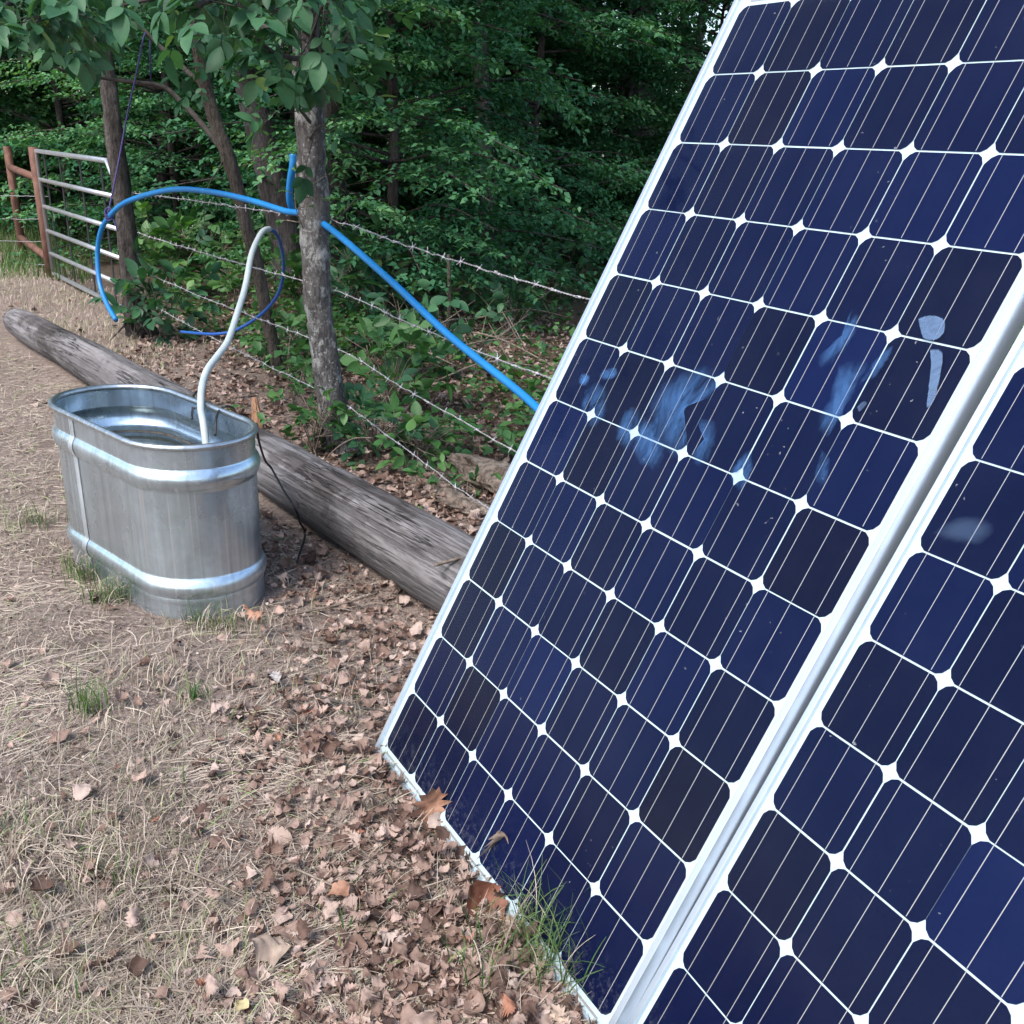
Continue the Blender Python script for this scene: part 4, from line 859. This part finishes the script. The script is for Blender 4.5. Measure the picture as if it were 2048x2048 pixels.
dr = np.stack([np.cos(az), np.sin(az), rg.normal(0, .30, n)], 1); up = rg.normal(0, .36, (n, 3)) + [0, 0, 1]; up[rg.random(n) < .25] *= [1, 1, -1]
z = gh(x, y) + rg.random(n) * .016 + .003
for k_ in range(9):
    s_ = which == k_; fr = rot_frames(dr[s_], up[s_]); parts.append(inst(DL[k_][0], DL[k_][1], np.stack([x, y, z], 1)[s_], fr, sz[s_], np.clip(rg.normal(.50, .26, s_.sum()), 0, .9) + (rg.random(s_.sum()) < .012) * .5))
v, f, a = merge(parts); tag(mesh('leaf_litter', v, f, M_dead, smooth=True, attr=np.clip(a, 0, 1)), kind='stuff')
# crumbs and bits
n = 130000; y = scatter_y(n, .95, 9, 2.0); x = rg.uniform(-.85, .5, n) * (y + .8); ok = (rg.random(n) < .30 + .7 * np.clip(litter_weight(x, y), 0, 1)) & ~inside_obj(x, y) & (np.abs(log_side(x, y)) > .09); x, y = x[ok], y[ok]; n = len(x)
az = rg.uniform(0, 2 * math.pi, n); dr = np.stack([np.cos(az), np.sin(az), rg.normal(0, .4, n)], 1); up = rg.normal(0, .5, (n, 3)) + [0, 0, 1]
sz = np.stack([rg.uniform(.5, 2.2, n), np.ones(n), rg.uniform(.5, 3, n)], 1) * rg.uniform(.004, .015, n)[:, None]
v, f, a = inst(SV, SF, np.stack([x, y, gh(x, y) + rg.random(n) * .008], 1), rot_frames(dr, up), sz, np.clip(rg.normal(.5, .25, n), 0, 1)); tag(mesh('litter_crumbs', v, f, M_frag, attr=a), kind='stuff')

# grass tufts one can point to
def tuft(px, py, n, hgt, label, seed, spread=.035, width=.0034, dead=.3, lean0=.2, g=None):
    rgx = np.random.default_rng(seed); p = gp(px, py) if g is None else np.array(g); spread = min(spread, .05); x = p[0] + rgx.normal(0, spread, n); y = p[1] + rgx.normal(0, spread * .7, n)
    v, f = blades(x, y, rgx.uniform(.45, 1.1, n) * hgt, rgx.uniform(.6, 1.2, n) * width, rgx.uniform(lean0 - .7, 1.1, n), rgx, 6, curl=1.8)
    isd = rgx.random(n) < dead; att = np.repeat(rgx.random(n), 14); mi = np.repeat(isd.astype(int), 6)
    return tag(mesh('grass_tuft', v, f, [M_grass, M_straw], attr=att, midx=mi, loc=(p[0], p[1], 0)), label, 'grass tuft', 'tufts of green grass')
for i, (px, py, n, hgt, lb, sp, dd) in enumerate([
    (1010, 1790, 130, .19, 'largest green grass tuft, against the foot of the first panel', .045, .3), (1075, 1850, 60, .17, 'long green grass blades reaching over the panel edge near the bottom corner', .035, .2),
    (930, 1860, 60, .12, 'bent grass tuft left of the largest one at the panel foot', .04, .35), (170, 1350, 44, .14, 'lone upright green tuft in the middle of the bare ground', .022, .1),
    (365, 1318, 45, .07, 'short dense green tuft between lone tuft and leaf litter', .02, .1), (400, 1185, 120, .09, 'grass tuft at the near foot of the tank', .06, .25),
    (165, 1090, 150, .13, 'grass growing along the left foot of the tank', .07, .45), (60, 985, 90, .12, 'thin grass well left of the tank', .08, .55), (215, 1130, 130, .12, 'grass along the front left curve of the tank', .06, .4),
    (200, 1650, 70, .09, 'flattened yellowish tuft low on the left', .07, .75), (40, 1600, 80, .09, 'pale flattened tuft at the left edge', .09, .8), (675, 1760, 18, .07, 'small green sprig among the leaves left of the panel foot', .03, .3),
    (45, 1860, 60, .09, 'matted grass at the bottom left corner', .07, .7), (330, 1500, 26, .06, 'wisps of dry grass in the bare patch', .05, .8), (520, 1380, 20, .05, 'low green wisps beside the dark twig', .05, .4), (250, 1290, 30, .07, 'straw coloured wisps right of the lone tuft', .05, .95)]):
    tuft(px, py, n, hgt, lb, 500 + i, sp, dead=dd)

# sticks and single leaves
def stick(pts, r, mt, label, fork=None):
    P = smooth_path(pts, 5); b = MB(); b.tube(P - P[0], [r, r * .85, r * .5], 6, rough=.06)
    for q in fork or []: b.tube(smooth_path(q, 4) - P[0], [r * .6, r * .3], 5)
    o = b.obj('twig', mt, None, smooth=True); place(o, P); return tag(o, label, 'twig')
g_ = lambda x, y, z=.012: gp(x, y, z)
stick([g_(545, 1160), g_(610, 1147, .02), g_(660, 1135, .03), g_(715, 1118, .02)], .0045, M_stake if False else M_twig, 'pale forked twig on the leaves in front of the log', [[g_(610, 1147, .02), g_(655, 1150, .012), g_(690, 1165, .008)]])
stick([g_(595, 1312), g_(640, 1325, .016), g_(690, 1336, .016), g_(740, 1345, .02)], .0045, M_darktwig, 'dark charred twig pointing at the lower left corner of the panel', [[g_(640, 1325, .016), g_(610, 1340, .01), g_(590, 1352, .008)]])
stick([g_(345, 1640), g_(420, 1672, .012), g_(500, 1712, .016)], .0026, M_twig, 'straight pale stem lying in the bare patch')
stick([g_(255, 1862), g_(330, 1868, .014), g_(430, 1885, .012)], .003, M_twig, 'reddish brown stem near the bottom of the picture')
stick([g_(560, 1640), g_(650, 1680, .02), g_(740, 1720, .012)], .0028, M_twig, 'thin brown stick left of the panel foot')
stick([g_(600, 905), g_(640, 955, .02), g_(690, 985, .02), g_(735, 1015, .012)], .004, M_twig, 'thin crooked twig behind the log near the lichened tree')
stick([ad(605, 880, 4.3), ad(630, 850, 4.25), ad(665, 828, 4.2), ad(705, 826, 4.2)], .004, M_twig, 'arched bare stem at the foot of the lichened tree')
stick([g_(820, 1066, .225), g_(850, 1058, .23), g_(885, 1048, .24)], .006, M_twig, 'short twig resting on the log beside the panel frame')
stick([g_(20, 1790), g_(55, 1835, .014), g_(62, 1760, .012)], .003, M_twig, 'broken straw at the bottom left')
for i, (a_, c_) in enumerate([((760, 690), (1040, 640)), ((700, 665), (860, 690)), ((830, 620), (1060, 700)), ((820, 720), (1010, 690)), ((900, 600), (1080, 600)), ((760, 660), (900, 600))]):
    p, q = gp(*a_, .12 + .05 * (i % 3)), gp(*c_, .16 + .06 * (i % 2)); mrg = (p + q) / 2 + [0, 0, .07]
    stick([p, mrg, q], .007, M_twig, ['lowest', 'leftmost short', 'long slanting', 'knee high', 'topmost', 'steeply slanting'][i] + ' dead branch of the brush pile under the blue pipe', [[mrg, mrg + [.2, .3, .12]], [mrg * .5 + q * .5, mrg * .5 + q * .5 + [-.15, .2, .2]]])
def fallen(px, py, size, rz, col, label, k_, z=.02, tilt=.1):
    c = {'orange': (.36, .19, .12), 'red': (.22, .085, .05), 'pale': (.50, .38, .29), 'yellow': (.50, .42, .22), 'grey': (.42, .39, .37)}[col]
    mt = simple('leaf_' + col, c, .65, 0, tuple(v * .7 for v in c), 60); v, f = DL[k_]; p = gp(px, py, z)
    o = mesh('fallen_leaf', v * size, f, mt, smooth=True); o.location = Vector([float(q) for q in p]); o.rotation_euler = (tilt, 0, rz)
    return tag(o, label, 'fallen leaf', 'single fallen leaves')
fallen(478, 1192, .075, 1.2, 'orange', 'large orange brown lobed leaf at the near right foot of the tank', 1)
fallen(905, 1712, .095, .9, 'red', 'glossy dark reddish leaf standing against the panel foot', 4, .02, .7)
fallen(815, 1530, .10, .2, 'orange', 'orange leaf propped upright on the frame at the panel foot', 5, .03, 1.1)
fallen(640, 1690, .05, 2.2, 'orange', 'small orange leaf beside the green sprig', 2)
fallen(525, 1395, .030, .3, 'orange', 'bright orange leaf fragment near the dark twig', 7)
fallen(490, 1800, .085, 2.0, 'pale', 'big pale curled leaf near the bottom middle', 8, .02, .5)
fallen(455, 1900, .03, 1.0, 'yellow', 'yellow leaf at the bottom edge', 2)
fallen(930, 1640, .07, 2.6, 'pale', 'pale dry leaf folded over the lower frame of the panel', 1, .05, .8)
fallen(1055, 1925, .05, .6, 'pale', 'pale husk lying by the bottom corner of the first panel', 3, .03, .3)
fallen(520, 1280, .05, .6, 'grey', 'greyish leaf at the edge of the leaf litter', 3)
fallen(570, 800, .06, .6, 'pale', 'pale round leaf on the ground between stake and lichened tree', 3)
